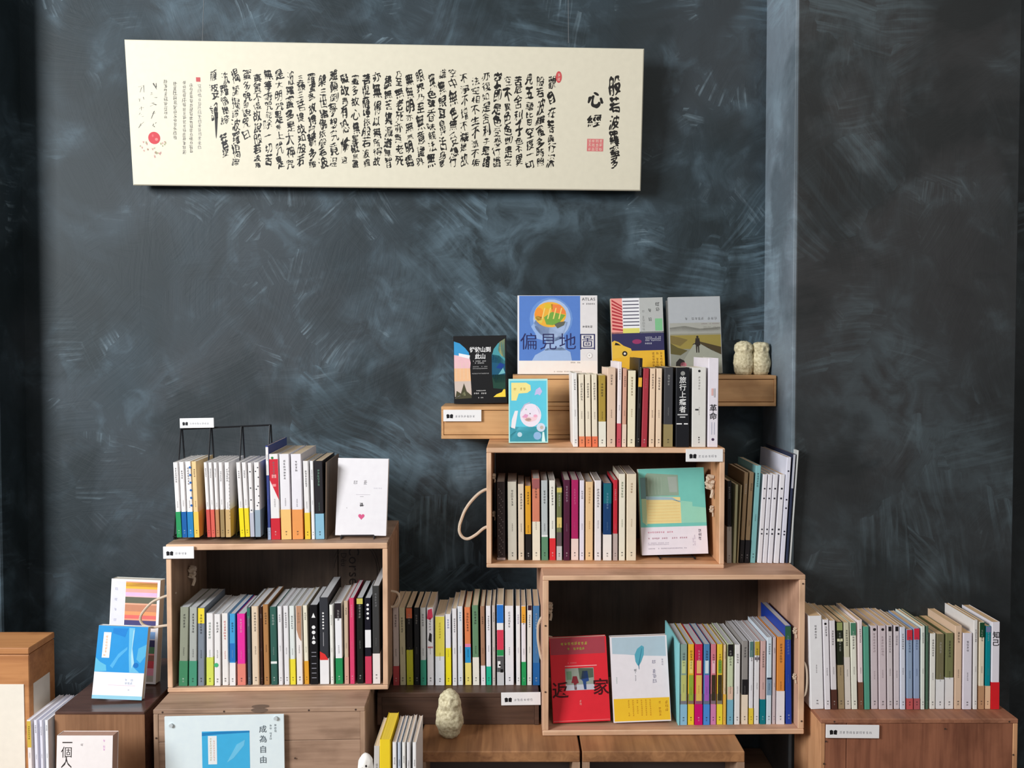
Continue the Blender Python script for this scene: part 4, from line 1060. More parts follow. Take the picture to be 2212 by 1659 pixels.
# inside the lower right crate
def comic(c_top, c_bar):
    return shapes(('r', .12, .30, .88, .62, c_bar), ('r', .2, .64, .8, .80, c_top))
row(F_CR, zCRi + .0003, 1566, [
    (1468.5, 1484, 1392, 0, (140, 168, 158), 'grey-green series book with light blue foot', [(1499, 1521, (128, 124, 134)), (1522, B, (144, 196, 224))], dict(art=comic((200, 214, 150), (196, 200, 120)))),
    (1485.5, 1499, 1392, 0, (244, 186, 52), 'orange-yellow series book', [(1499, 1521, (140, 118, 104)), (1522, B, (252, 212, 52))], dict(art=comic((246, 222, 120), (150, 180, 60)))),
    (1500.5, 1517.5, 1392, 0, (206, 36, 84), 'crimson series book with magenta foot', [(1499, 1521, (150, 90, 120)), (1522, B, (210, 14, 116))], dict(art=comic((244, 190, 120), (232, 196, 96)))),
    (1519, 1533, 1392, 0, (78, 136, 186), 'blue and purple series book', [(1499, 1521, (110, 116, 140)), (1522, B, (78, 146, 222))], dict(art=comic((214, 234, 244), (166, 96, 196)))),
    (1534.5, 1546.5, 1392, 0, (218, 128, 142), 'pink series book', [(1499, 1521, (132, 112, 124)), (1522, B, (214, 134, 182))], dict(art=comic((246, 190, 200), (60, 52, 34)))),
    (1548, 1560.5, 1392, 0, (236, 202, 60), 'yellow series book with dark title bar', [(1499, 1521, (134, 128, 110)), (1522, B, (246, 226, 62))], dict(art=comic((120, 170, 70), (62, 56, 34)))),
    (1562, 1568, 1393, 0, (226, 200, 160), 'thin tan book', [(1500, B, (240, 190, 80))]),
    (1570.5, 1583.5, 1391, 0, (206, 218, 180), 'pale green book with black head', [(1392, 1418, (24, 24, 26)), (1512, B, (124, 184, 206)), (1484, 1511, (228, 196, 172))]),
    (1586, 1598.5, 1393, 0, (238, 236, 234), 'white book', []),
    (1601.5, 1615, 1385, 0, (150, 146, 142), 'grey photo book with ivory foot', [(1501, B, (244, 224, 200)), (1468, 1501, (26, 26, 30))]),
    (1617.5, 1627, 1385, 0, (232, 232, 236), 'green-headed white book, yellow foot', [(1386, 1420, (84, 124, 120)), (1530, B, (240, 212, 70))]),
    (1628.5, 1640, 1385, 0, (234, 232, 234), 'white book with golden head', [(1386, 1416, (196, 168, 58)), (1420, 1426, (110, 100, 110))]),
    (1641.5, 1653.5, 1385, 0, (212, 176, 170), 'dusty rose book with teal foot', [(1511, B, (0, 122, 134))]),
    (1655, 1666.5, 1377, 0, (212, 226, 236), 'icy blue book with blue band', [(1468, 1502, (132, 160, 184)), (1464, 1468, (30, 40, 60))]),
    (1668, 1675.5, 1377, 0, (206, 190, 192), 'thin mauve grey book', []),
    (1677, 1694.5, 1376, 0, (226, 146, 66), 'orange book with white foot', [(1493, B, (240, 234, 236))]),
    (1697, 1711, 1352, -4, (34, 66, 164), 'tall royal blue book with green head', [(1353, 1382, (50, 98, 70))], dict(ink=(150, 175, 220), d=.17)),
], .14, 'inside the lower right crate', 'books inside the lower right crate', (204, 206, 210), 18)
# aqua slip case board at the left of the series
xa = F_CR.at(1466, 1566, y=F_CR.at(1560, 1566, z=zCRi).y).x
# on the right crate
row(F_RC, zRC + .0003, 1533, [
    (1751.5, 1780, 1331, -7, (240, 238, 240), 'thick white book', []),
    (1782, 1795, 1339, -7, (236, 232, 236), 'white book with black mark at head', [], dict(art=shapes(('d', .4, .955, .22, (30, 30, 34))))),
    (1796.5, 1809, 1341, -7, (230, 224, 226), 'white book with chocolate foot', [(1490, B, (86, 52, 42))]),
    (1810.5, 1824, 1344, -6, (36, 42, 28), 'black-and-olive patterned book', [(1437, B, (164, 144, 110)), (1345, 1362, (150, 160, 100)), (1380, 1386, (220, 220, 180))]),
    (1826, 1838, 1345, -6, (208, 204, 178), 'sage beige book', [(1420, B, (226, 218, 208))]),
    (1840, 1853, 1345, -6, (236, 236, 220), 'ivory book with green head', [(1346, 1373, (76, 132, 104))]),
    (1855, 1865.5, 1340, -5, (238, 222, 222), 'blush white book with brown foot', [(1474, B, (122, 82, 62))]),
    (1867.5, 1880, 1354, -5, (90, 162, 138), 'sea green book', [], dict(marks=False)),
    (1882, 1897, 1352, -4, (214, 200, 204), 'rose-grey book beside green one', [], dict(art=shapes(('d', .55, .955, .24, (28, 24, 28))), ink=(170, 150, 156))),
    (1899, 1915.5, 1352, -4, (214, 200, 204), 'rose-grey book with black head mark', [], dict(art=shapes(('d', .55, .955, .2, (28, 24, 28))), ink=(170, 150, 156))),
    (1917, 1929.5, 1351, -4, (216, 206, 208), 'grey book with black squarish mark', [], dict(art=shapes(('r', .25, .93, .8, .985, (28, 24, 28))), ink=(110, 100, 110))),
    (1931, 1943.5, 1351, -3, (218, 208, 212), 'pale grey book with black squarish mark', [], dict(art=shapes(('r', .25, .93, .8, .985, (28, 24, 28))), ink=(110, 100, 110))),
    (1945, 1956.5, 1355, -3, (218, 222, 234), 'bluish white book', []),
    (1958.5, 1972, 1360, -3, (152, 172, 198), 'steel blue book with scarlet head', [(1361, 1383, (212, 52, 66)), (1509, B, (200, 92, 92))], dict(ink=(90, 110, 150))),
    (1974, 1987, 1357, -3, (154, 172, 202), 'second steel blue book, scarlet head', [(1358, 1382, (216, 48, 72)), (1509, B, (184, 96, 100))], dict(ink=(90, 110, 150))),
    (1988.5, 1998, 1353, -2, (226, 232, 222), 'thin greenish white book', []),
    (1999.5, 2006, 1353, -2, (82, 112, 92), 'thin dark green book', []),
    (2008, 2020.5, 1369, -1, (238, 236, 228), 'white book with dense black title', []),
    (2022, 2039, 1370, -1, (122, 116, 86), 'olive brown book with white foot', [(1468, B, (238, 238, 238))]),
    (2041.5, 2059, 1368, -1, (124, 126, 84), 'olive green book with white foot', [(1464, B, (240, 236, 234))]),
    (2061.5, 2077, 1352, -1, (226, 196, 168), 'taller beige book with cream cover', [], dict(d=.16)),
    (2079, 2099, 1368, -1, (232, 226, 236), 'lilac white book', []),
    (2102, 2111.5, 1340, -2, (234, 230, 226), 'tall narrow white book', [], dict(d=.165)),
    (2113.5, 2125.5, 1344, -1, (236, 222, 196), 'ivory book with dark green head', [(1345, 1377, (20, 72, 44)), (1482, B, (196, 150, 112))]),
    (2127.5, 2139, 1353, -1, (0, 140, 150), 'teal book with peach foot', [(1482, B, (246, 200, 160)), (1354, 1366, (120, 130, 170))]),
    (2140.5, 2158.5, 1344, -1, (236, 232, 242), 'white book, black title, vermilion foot', [(1474, B, (222, 34, 42))], dict(text=[('知己', .81, .0165, (30, 28, 32))], marks=False, d=.15)),
], .125, 'on the far right crate', 'books on the far right crate', (238, 196, 150), 19)

# ------------------------------------------------------------------ books shown face-out
def U(W): return lambda u: -W / 2 + u * W
def mk(pr, W, H):
    fu = U(W); fv = lambda v: v * H
    def r(u0, v0, u1, v1, c): pr.rect(fu(u0), fv(v0), fu(u1), fv(v1), c)
    def p(pts, c): pr.poly([(fu(a), fv(b)) for a, b in pts], c)
    def d(u, v, ru, c, k=1.0, n=22, a0=0, a1=2 * math.pi): pr.disc(fu(u), fv(v), ru * W, ru * W * k, c, n, a0, a1)
    def g(u0, v0, u1, v1, c, seed, s, vertical=None): pr.marks(fu(u0), fv(v0), fu(u1), fv(v1), c, random.Random(seed), s * W, vertical=vertical)
    def t(s, u, v, size, c, vertical=False, off=0.0, pitch=1.05): pr.text(s, fu(u), fv(v), size * W, c, vertical, off, pitch)
    return r, p, d, g, t
def draw_head(pr, W, H):
    r, p, d, g, t = mk(pr, W, H)
    r(.02, .17, .785, .995, (86, 128, 202)); r(.785, .17, .995, .995, (228, 224, 224)); r(.02, .0, .995, .17, (248, 234, 226))
    pr.up(); d(.42, .70, .27, (108, 148, 212), 1.0)
    pr.up(); d(.43, .70, .235, (170, 192, 228), 1.05); p([(.24, .70), (.17, .60), (.22, .52), (.24, .45), (.42, .40), (.56, .45), (.63, .66)], (150, 180, 226))
    p([(.18, .17), (.22, .24), (.38, .33), (.55, .34), (.66, .28), (.68, .17)], (158, 184, 224)); p([(.36, .46), (.34, .3), (.6, .3), (.58, .48)], (158, 184, 224))
    pr.up(); d(.41, .755, .20, (240, 178, 60), .80)
    pr.up(); p([(.33, .84), (.35, .895), (.44, .89), (.44, .82)], (222, 190, 50)); p([(.42, .89), (.53, .88), (.60, .80), (.60, .76), (.43, .79)], (240, 132, 66))
    p([(.33, .72), (.36, .63), (.44, .62), (.53, .66), (.60, .75), (.43, .79)], (118, 166, 66)); p([(.46, .63), (.50, .58), (.58, .62), (.6, .67), (.52, .66)], (96, 100, 88))
    d(.27, .76, .055, (246, 150, 50), 1.5); p([(.21, .70), (.30, .64), (.33, .72), (.24, .74)], (226, 200, 80))
    pr.up()
    for k in range(4): p([(.30 + k * .07, .70), (.315 + k * .07, .70), (.35 + k * .07, .84), (.335 + k * .07, .84)], (246, 214, 120))
    navy = (36, 38, 92)
    t('偏', .135, .415, .225, navy, off=-.004); t('見', .385, .415, .225, navy, off=-.004); t('地', .625, .415, .225, navy, off=-.004); t('圖', .875, .415, .225, navy, off=-.004)
    t('ATLAS', .892, .955, .052, (90, 88, 92), pitch=.66); g(.81, .885, .975, .90, (120, 118, 122), 3, .02); g(.81, .592, .97, .612, (60, 60, 66), 5, .028)
    d(.90, .235, .035, (200, 190, 188)); pr.up(); d(.90, .235, .03, (250, 246, 244)); pr.up(); g(.885, .225, .915, .25, (80, 80, 80), 4, .02)
    g(.66, .138, .80, .155, (150, 140, 136), 6, .018); g(.45, .02, .80, .045, (170, 160, 150), 7, .016)
def draw_black(pr, W, H):
    r, p, d, g, t = mk(pr, W, H)
    p([(.01, .92), (.12, .89), (.22, .82), (.29, .75), (.30, .68), (.01, .72)], (52, 150, 206)); p([(.01, .72), (.30, .68), (.32, .60), (.31, .52), (.01, .52)], (236, 190, 196))
    p([(.01, .52), (.31, .52), (.32, .33), (.01, .33)], (240, 190, 146)); p([(.01, .33), (.32, .33), (.33, .18), (.33, .10), (.02, .10)], (206, 190, 180))
    p([(.97, .95), (.84, .88), (.76, .80), (.73, .72), (.72, .6), (.97, .58)], (70, 150, 160)); p([(.97, .95), (.87, .90), (.84, .78), (.90, .70), (.97, .66)], (206, 206, 140))
    p([(.72, .72), (.72, .40), (.78, .30), (.97, .30), (.97, .62), (.86, .70)], (14, 84, 116)); p([(.72, .42), (.74, .22), (.97, .20), (.97, .42)], (22, 66, 54)); p([(.74, .09), (.80, .13), (.90, .16), (.965, .24), (.97, .09)], (244, 214, 70))
    pr.up(); p([(.10, .70), (.30, .66), (.31, .71), (.10, .745)], (240, 240, 246)); p([(.03, .10), (.05, .19), (.13, .15), (.19, .30), (.24, .18), (.33, .12), (.33, .08), (.03, .07)], (72, 70, 48))
    p([(.14, .10), (.19, .22), (.22, .12)], (170, 172, 130)); p([(.02, .08), (.12, .13), (.09, .08)], (230, 225, 225)); p([(.80, .52), (.88, .60), (.96, .56), (.90, .50)], (10, 60, 140)); p([(.84, .42), (.93, .52), (.97, .44)], (110, 180, 190))
    for k in range(4): r(.05 + k * .07, .36, .055 + k * .07, .6, (236, 216, 190))
    wht = (238, 238, 238)
    t('從彼山到', .505, .795, .105, wht, off=.02, pitch=.95); t('此山', .505, .695, .105, wht, off=.02, pitch=.95)
    g(.36, .612, .65, .635, wht, 2, .022); g(.40, .585, .60, .605, wht, 3, .022); g(.36, .50, .64, .555, (190, 190, 190), 4, .02); g(.34, .425, .68, .455, (190, 190, 190), 8, .02); g(.42, .178, .60, .196, wht, 5, .022)
    g(.37, .135, .66, .16, wht, 6, .03); g(.45, .075, .57, .095, wht, 7, .022)
def draw_red_stripes(pr, W, H):
    r, p, d, g, t = mk(pr, W, H)
    r(.0, .0, 1, .30, (234, 182, 50)); r(.0, .30, 1, .55, (46, 44, 88)); r(.0, .53, .22, 1, (238, 156, 146)); r(.22, .55, .55, 1, (240, 240, 246)); r(.55, .53, 1, 1, (182, 184, 182))
    pr.up()
    for k in range(9): p([(.02, .585 + k * .047), (.22, .565 + k * .043 + (k > 4) * (k - 4) * -.008), (.22, .585 + k * .043 + (k > 4) * (k - 4) * -.008), (.02, .61 + k * .047)], (178, 48, 58))
    for k in range(8): r(.23, .63 + k * .046, .54, .645 + k * .046, (96, 94, 110))
    r(.22, .535, .54, .60, (222, 216, 110)); r(.84, .56, .98, .72, (126, 190, 140)); g(.84, .76, .95, .95, (90, 92, 92), 1, .09, True); g(.69, .66, .80, .86, (80, 84, 82), 2, .075, True); g(.58, .56, .66, .84, (140, 142, 140), 3, .05, True)
    g(.64, .42, .97, .485, (226, 228, 238), 4, .024, False); g(.63, .38, .78, .405, (226, 228, 238), 5, .03, False); d(.48, .42, .09, (150, 50, 100), .5)
    p([(.0, .0), (.0, .42), (.05, .44), (.13, .42), (.22, .37), (.36, .33), (.38, .29), (.30, .22), (.0, .2)], (232, 188, 66))
    pr.up(); p([(.05, .38), (.07, .415), (.12, .40), (.17, .375)], (30, 24, 24)); d(.24, .265, .05, (36, 26, 20)); pr.up(); d(.24, .265, .022, (236, 226, 210))
    for j in range(3): g(.76 + j * .075, .03, .81 + j * .075, .28, (150, 106, 30), 10 + j, .05, True)
def draw_path(pr, W, H):
    r, p, d, g, t = mk(pr, W, H)
    r(.01, .66, .99, .99, (176, 180, 184)); r(.01, .52, .99, .66, (166, 166, 158)); p([(.01, .60), (.3, .62), (.6, .58), (.99, .60), (.99, .5), (.01, .5)], (146, 144, 128)); r(.01, .32, .99, .5, (150, 134, 66)); r(.01, .0, .99, .32, (138, 140, 128))
    pr.up(); p([(.01, .5), (.2, .47), (.35, .44), (.2, .36), (.01, .4)], (122, 106, 58)); p([(.55, .42), (.99, .34), (.99, .24), (.8, .30), (.6, .38)], (70, 58, 34)); p([(.01, .40), (.15, .34), (.34, .30), (.2, .24), (.01, .26)], (92, 84, 44))
    p([(.34, .26), (.42, .34), (.48, .40), (.54, .40), (.75, .33), (.99, .24), (.99, .0), (.1, .0)], (158, 160, 146))
    pr.up(); d(.535, .475, .022, (36, 28, 24)); p([(.50, .46), (.57, .46), (.59, .37), (.565, .36), (.565, .27), (.545, .27), (.54, .35), (.53, .35), (.525, .27), (.505, .27), (.50, .37), (.485, .38)], (40, 32, 28)); p([(.43, .37), (.50, .385), (.50, .40), (.45, .385)], (40, 32, 28))
    p([(.1, .06), (.11, .15), (.18, .20), (.27, .17), (.3, .06)], (28, 22, 22)); d(.25, .115, .06, (196, 116, 128), .9)
    g(.3, .69, .97, .735, (120, 122, 124), 2, .055, False); g(.62, .635, .97, .655, (150, 130, 140), 4, .02, False); g(.66, .56, .95, .61, (140, 138, 130), 6, .018, False)
def draw_girl(pr, W, H):
    r, p, d, g, t = mk(pr, W, H)
    r(.03, .02, .97, .97, (94, 200, 222)); r(.03, .02, .97, .25, (84, 198, 212)); pr.up()
    p([(.07, .66), (.07, .94), (.45, .94), (.56, .90), (.57, .82), (.48, .78), (.26, .77), (.20, .66)], (246, 226, 144)); d(.56, .43, .27, (236, 226, 238), 1.1); d(.82, .24, .11, (206, 216, 232), 1.0)
    p([(.06, .24), (.08, .36), (.16, .50), (.24, .50), (.20, .36), (.16, .22)], (236, 232, 236)); p([(.66, .74), (.70, .83), (.80, .87), (.86, .80), (.80, .74), (.74, .76)], (196, 190, 232)); d(.28, .13, .06, (186, 214, 226)); d(.73, .11, .10, (140, 180, 220)); p([(.84, .02), (.86, .17), (.90, .17), (.93, .02)], (210, 240, 236))
    pr.up(); p([(.33, .42), (.4, .355), (.56, .325), (.70, .355), (.75, .42), (.6, .40), (.5, .41)], (242, 206, 214)); d(.50, .36, .08, (246, 206, 190), .6); d(.84, .24, .045, (190, 180, 170)); g(.12, .81, .5, .87, (190, 150, 60), 3, .07, False)
    pr.up(); p([(.34, .40), (.42, .45), (.50, .435), (.46, .385)], (226, 160, 196)); d(.68, .42, .05, (236, 170, 196), .7); d(.44, .52, .02, (170, 204, 188)); d(.545, .455, .016, (120, 110, 120)); p([(.30, .50), (.40, .60), (.56, .64), (.54, .625), (.42, .585), (.32, .49)], (200, 190, 214)); p([(.68, .60), (.78, .50), (.79, .44), (.76, .5)], (200, 190, 214))
def draw_green(pr, W, H):
    r, p, d, g, t = mk(pr, W, H)
    r(.0, .32, 1, 1, (118, 200, 188)); r(.0, .0, 1, .32, (238, 230, 238)); pr.up()
    r(.02, .65, .13, .90, (110, 150, 154)); p([(.1, .92), (.13, .95), (.60, .92), (.60, .68), (.1, .68)], (146, 168, 148)); p([(.62, .62), (.80, .60), (.80, .55), (1, .53), (1, .36), (.62, .36)], (152, 214, 190)); p([(.03, .65), (.10, .65), (.10, .34), (.03, .38)], (190, 214, 170)); p([(.1, .68), (.62, .66), (.62, .36), (.1, .36)], (238, 216, 150))
    pr.up(); p([(.44, .9), (.58, .9), (.58, .72), (.46, .72)], (164, 176, 166)); p([(.10, .68), (.10, .64), (.5, .63), (.62, .62), (.62, .60), (.5, .66)], (160, 190, 200))
    for k in range(7): r(.12, .385 + k * .035, .60, .389 + k * .035, (236, 196, 124))
    for k in range(5): r(.14 + k * .05, .70, .145 + k * .05, .90, (170, 188, 170))
    g(.1, .245, .50, .275, (206, 100, 130), 1, .028, False); g(.1, .175, .70, .205, (170, 84, 110), 2, .026, False); g(.1, .11, .42, .145, (170, 160, 176), 3, .016, False); g(.1, .06, .70, .085, (150, 140, 156), 4, .018, False)
    g(.855, .15, .925, .29, (60, 26, 60), 5, .05, True); g(.77, .08, .82, .22, (190, 176, 196), 6, .02, True)
def draw_home(pr, W, H):
    r, p, d, g, t = mk(pr, W, H)
    r(.01, .80, .97, .995, (168, 64, 76)); pr.up(); g(.19, .90, .78, .955, (186, 200, 70), 1, .052, False); g(.30, .845, .66, .885, (160, 190, 70), 2, .046, False)
    r(.25, .655, .81, .665, (246, 170, 170)); g(.3, .69, .5, .705, (240, 150, 150), 3, .02, False)
    r(.25, .375, .75, .635, (150, 158, 146)); pr.up(); p([(.48, .635), (.74, .625), (.74, .52), (.5, .5)], (84, 96, 80)); r(.25, .375, .75, .44, (196, 196, 206)); p([(.55, .60), (.64, .60), (.66, .48), (.61, .47), (.61, .38), (.57, .38), (.55, .48), (.52, .5)], (40, 70, 130)); p([(.38, .54), (.45, .54), (.48, .46), (.44, .45), (.44, .38), (.40, .38), (.39, .46), (.35, .46)], (130, 40, 50)); r(.27, .5, .36, .6, (110, 140, 110))
    pr.up(); ink = (66, 8, 16)
    t('返', .15, .385, .29, ink, off=.014); t('家', .865, .405, .29, ink, off=.014); g(.47, .18, .52, .26, (246, 170, 160), 6, .04, True)
    r(.01, .018, .99, .024, (240, 130, 130))
def draw_feather(pr, W, H):
    r, p, d, g, t = mk(pr, W, H)
    p([(.03, .80), (.25, .79), (.5, .77), (.97, .755), (.97, .99), (.03, .99)], (180, 202, 214)); r(.015, .015, .99, .275, (250, 196, 46)); pr.up()
    p([(.43, .70), (.42, .78), (.47, .85), (.55, .89), (.59, .87), (.58, .78), (.53, .70), (.49, .655), (.465, .655)], (88, 170, 190)); pr.up(); p([(.485, .61), (.475, .66), (.55, .86), (.553, .85), (.49, .66), (.49, .61)], (50, 120, 150))
    g(.39, .59, .47, .615, (120, 124, 130), 1, .05, False); g(.405, .44, .43, .58, (150, 154, 160), 2, .022, True); g(.71, .39, .785, .72, (150, 148, 168), 3, .07, True); g(.88, .64, .92, .73, (170, 168, 180), 4, .035, True); g(.07, .45, .1, .53, (160, 190, 180), 5, .02, True)
    g(.90, .05, .97, .24, (190, 130, 30), 6, .055, True); g(.78, .05, .85, .24, (190, 130, 30), 7, .045, True)
    for k in range(6): g(.26 + k * .075, .06, .29 + k * .075, .26, (206, 150, 36), 20 + k, .03, True)
def draw_heart(pr, W, H):
    r, p, d, g, t = mk(pr, W, H)
    g(.31, .66, .69, .71, (150, 146, 150), 3, .085, False); g(.72, .60, .92, .625, (206, 204, 212), 4, .03, False); r(.38, .525, .66, .53, (196, 190, 196)); r(.46, .50, .53, .505, (150, 146, 150)); g(.44, .355, .57, .435, (46, 42, 46), 8, .10, False); g(.2, .34, .215, .36, (120, 110, 110), 2, .02); pr.up(); g(.46, .36, .55, .43, (40, 36, 40), 9, .06, False)
    pts = []
    for i in range(24):
        a = 2 * math.pi * i / 24; x = 16 * math.sin(a) ** 3; y = 13 * math.cos(a) - 5 * math.cos(2 * a) - 2 * math.cos(3 * a) - math.cos(4 * a)
        pts.append((.50 + x / 16 * .062, .245 + y / 16 * .042))
    p(pts, (216, 92, 136))
def draw_blue(pr, W, H):
    r, p, d, g, t = mk(pr, W, H)
    r(.0, .0, 1, .365, (240, 238, 246)); r(.0, .365, 1, 1, (36, 148, 216)); pr.up()
    p([(.0, .365), (.0, .56), (.10, .50), (.22, .46), (.24, .38), (.0, .365)], (96, 186, 220)); p([(.62, .98), (.74, .98), (.72, .72), (.76, .45), (.9, .37), (.70, .37), (.66, .6)], (110, 190, 226)); p([(.30, .45), (.45, .62), (.62, .72), (.62, .68), (.46, .56), (.36, .42)], (80, 174, 226)); p([(.84, .7), (1, .76), (1, .6), (.9, .5), (.82, .55)], (84, 176, 218)); p([(.3, .9), (.55, .85), (.6, .97), (.3, .97)], (20, 128, 206))
    pr.up(); p([(.71, .95), (.735, .95), (.72, .7), (.78, .5), (.74, .42), (.705, .6)], (170, 216, 232)); d(.82, .47, .05, (16, 112, 190)); r(.12, .56, .27, .91, (246, 240, 232)); r(.0, .0, 1, .05, (150, 206, 226)); pr.up()
    g(.165, .61, .215, .87, (236, 160, 110), 1, .05, True); r(.15, .59, .19, .60, (240, 150, 70)); g(.62, .20, .84, .29, (196, 206, 224), 2, .05, False); g(.7, .125, .8, .14, (190, 196, 206), 3, .03, False); r(.3, .19, .84, .195, (240, 200, 214))
def draw_stripes(pr, W, H):
    r, p, d, g, t = mk(pr, W, H)
    r(.0, .0, 1, 1, (232, 232, 234)); pr.up()
    r(.02, .02, .28, .98, (222, 222, 238))
    cols_ = [((.93, .98), (226, 160, 140)), ((.91, .97), (244, 184, 66)), ((.875, .91), (232, 168, 156)), ((.84, .875), (222, 184, 220)), ((.83, .84), (240, 190, 196)), ((.77, .83), (98, 100, 84)), ((.755, .77), (226, 170, 140)), ((.69, .755), (196, 134, 104)), ((.655, .69), (238, 156, 104)), ((.62, .655), (226, 110, 104)), ((.605, .62), (226, 160, 130)), ((.56, .605), (72, 68, 118)), ((.535, .56), (70, 96, 140)), ((.5, .535), (236, 226, 222)), ((.43, .5), (130, 172, 222)), ((.42, .43), (200, 200, 210)), ((.355, .42), (54, 54, 96)), ((.29, .355), (86, 134, 96)), ((.275, .29), (230, 150, 150)), ((.22, .275), (150, 106, 92)), ((.15, .22), (204, 74, 84)), ((.08, .15), (226, 150, 172)), ((.02, .08), (180, 178, 168))]
    for (v0, v1), c in cols_: r(.30, v0, .945, v1, c)
    pr.up()
    for k in range(9): g(.08, .88 - k * .1, .14, .92 - k * .1, (176, 176, 190), k, .06)
def draw_alone(pr, W, H):
    r, p, d, g, t = mk(pr, W, H)
    ink = (52, 46, 44)
    t('一', .19, .905, .19, ink, off=.012); t('個', .175, .775, .21, ink, off=.0); t('人', .18, .635, .21, ink, off=.0)
    g(.42, .84, .48, .90, (150, 140, 140), 1, .05, True); g(.82, .78, .87, .95, (222, 160, 214), 2, .045, True)

# upper shelf
yw = YR - .001
face_book(F0, (1118, 1291, 639, 806), 2.078, zS2 + .0005, 4, .016, (238, 236, 238), 'large square book with a colourful brain in a blue head silhouette', draw_head, pages=(230, 225, 215))
face_book(F0, (1324, 1437, 646, 806), 2.078, zS2 + .0005, 5, .014, (236, 222, 190), 'book with red rays, navy band and a yellow car on its cover', draw_red_stripes, roll=-1.5)
face_book(F0, (1449, 1561, 643, 806), 2.075, zS2 + .0005, 5, .015, (180, 182, 182), 'book with a lone walker on a pale hillside path', draw_path, roll=-1.2)
a = F0.at(1444, 806, y=2.094)
face_book(F0, (1445, 1556, 650, 806), 2.094, zS2 + .0005, 5, .010, (232, 230, 226), 'plain pale book hidden behind the hillside path book, only its left edge out', lambda pr, W, H: None, roll=-1.6)
# lower shelf and pine crate top
face_book(F0, (981, 1096, 727, 873), 2.095, zS1 + .0008, 5, .012, (24, 24, 26), 'black book with arched landscape pictures at both sides of its cover', draw_black, pages=(220, 215, 205), roll=-1.0)
yg = WORLD.at(1140, 959, z=zUR).y
face_book(F_UR, (1099, 1184, 820, 958), F_UR.at(1140, 959, z=URH).y, URH + .0006, 7, .014, (176, 230, 226), 'small turquoise book with a pale round face, leaning on the oak shelf', draw_girl, roll=-.3)
# crates
yq = F_UR.at(1455, 1207, z=URH * 0 + .0096).y
face_book(F_UR, (1387, 1530, 1017, 1208), yq, .0105 + .004, 8, .022, (226, 232, 226), 'green book with pale building blocks, face-out at the crate mouth', draw_green, roll=-1.8)
stand(F_UR, F_UR.at(1425, 1208, y=yq).x, F_UR.at(1500, 1208, y=yq).x, yq + .001, .0100, 'black wire stand holding the green building block book', h=.09, lip=.006)
yq = F_CR.at(1255, 1566, z=.012).y
face_book(F_CR, (1195, 1319, 1382, 1566), yq, .0135, 9, .016, (226, 44, 56), 'bright red book with a family photograph, face-out in the lower right crate', draw_home, roll=-2.3)
face_book(F_CR, (1326, 1450, 1379, 1565), yq, .0135, 9, .016, (238, 232, 236), 'white book with a teal feather and yellow band beside the red one', draw_feather, roll=-1.8)
# aqua board of the comic set: a slim slip case
ya = F_CR.at(1520, 1566, z=.012).y
xa = F_CR.at(1467.5, 1566, y=ya).x
o = link('slip_case', *join(box(-.0032, -.002, 0, -.0004, .150, F_CR.at(1467, 1388, y=ya).z - .013)), paper((150, 222, 226), .35))
o.matrix_world = F_CR.m @ Matrix.Translation((xa, ya, .0124)); tag(o, 'thin aqua slip case board at the left of the series books', 'case')
# on the left crate
yq = F_CL.at(778, 1163, z=CLH).y
face_book(F_CL, (724, 834, 993, 1161), yq, CLH + .0035, 8, .013, (240, 236, 240), 'white book with a small pink heart, face-out on the left crate', draw_heart, roll=1.2)
stand(F_CL, F_CL.at(738, 1163, y=yq).x, F_CL.at(809, 1163, y=yq).x, yq + .0005, CLH, 'thin wire stand holding the white pink-heart book', lip=.0095, mat=paper((60, 60, 64), .3))
# left cabinet
yq = WORLD.at(252, 1516, z=zI).y
face_book(F0, (198, 306, 1356, 1516), yq, zI + .0012, 9, .014, (226, 232, 240), 'glossy bright blue water-pattern book with white lower third on the cabinet', draw_blue, roll=2.2)
yq = WORLD.at(290, 1479, z=zI).y
face_book(F0, (228, 338, 1256, 1479), yq, zI + .0008, 5, .022, (206, 206, 200), 'tall colour-striped book standing behind the bright blue book', draw_stripes, roll=1.0, yaw=-4)
# support for the pieces that stand below the picture
rz = .56
for nm, x0, x1, y0, y1, z1, lb in (('storage_box', F_I.m.translation.x - .058, F_I.m.translation.x - .002, 1.60, 1.835, rz, 'narrow plain box under the magazines left of the brown cabinet'), ('storage_box', F_I.m.translation.x + .002, F_I.m.translation.x + IW - .004, 1.50, 1.716, rz, 'plain low box under the cream brush-titled book')):
    o = empty(nm, Matrix.Translation((x0, y0, SHELF_Z)), lb, 'box')
    part('lid', o, box(0, 0, z1 - SHELF_Z - .02, x1 - x0, y1 - y0, z1 - SHELF_Z, .001), W_CAB); part('box_body', o, box(.002, .002, 0, x1 - x0 - .002, y1 - y0 - .002, z1 - SHELF_Z - .02), W_CAB)
o = empty('storage_box', Matrix.Translation((ga.x - .008, 1.60, SHELF_Z)), 'plain box under the small white figurine', 'box')
part('box_body', o, box(0, 0, 0, .028, .085, FIG_Z - SHELF_Z), W_CAB)
yq = 1.61
face_book(F0, (122, 243, 1590, 1900), yq, rz + .0005, 4, .024, (240, 232, 230), 'cream book with hand-brushed black title in front of the brown cabinet', draw_alone, pages=(180, 140, 120))
# magazines left of the cabinet
FM = Frame((0, 0, 0), 0)
row(FM, rz + .0004, 1960, [
    (66, 76, 1556, -2, (238, 230, 228), 'white magazine with ochre upper spine', [(1558, 1615, (206, 176, 72))]),
    (81, 89.5, 1556, -2, (226, 226, 238), 'white and grey magazine next to the ochre one', []),
    (93, 101, 1556, -2, (224, 224, 236), 'pale grey magazine', []),
    (104, 112, 1556, -1, (236, 238, 246), 'white magazine nearest the cabinet', []),
], .125, 'far left', 'magazines at the far left', (226, 222, 228), 21, y=1.702)
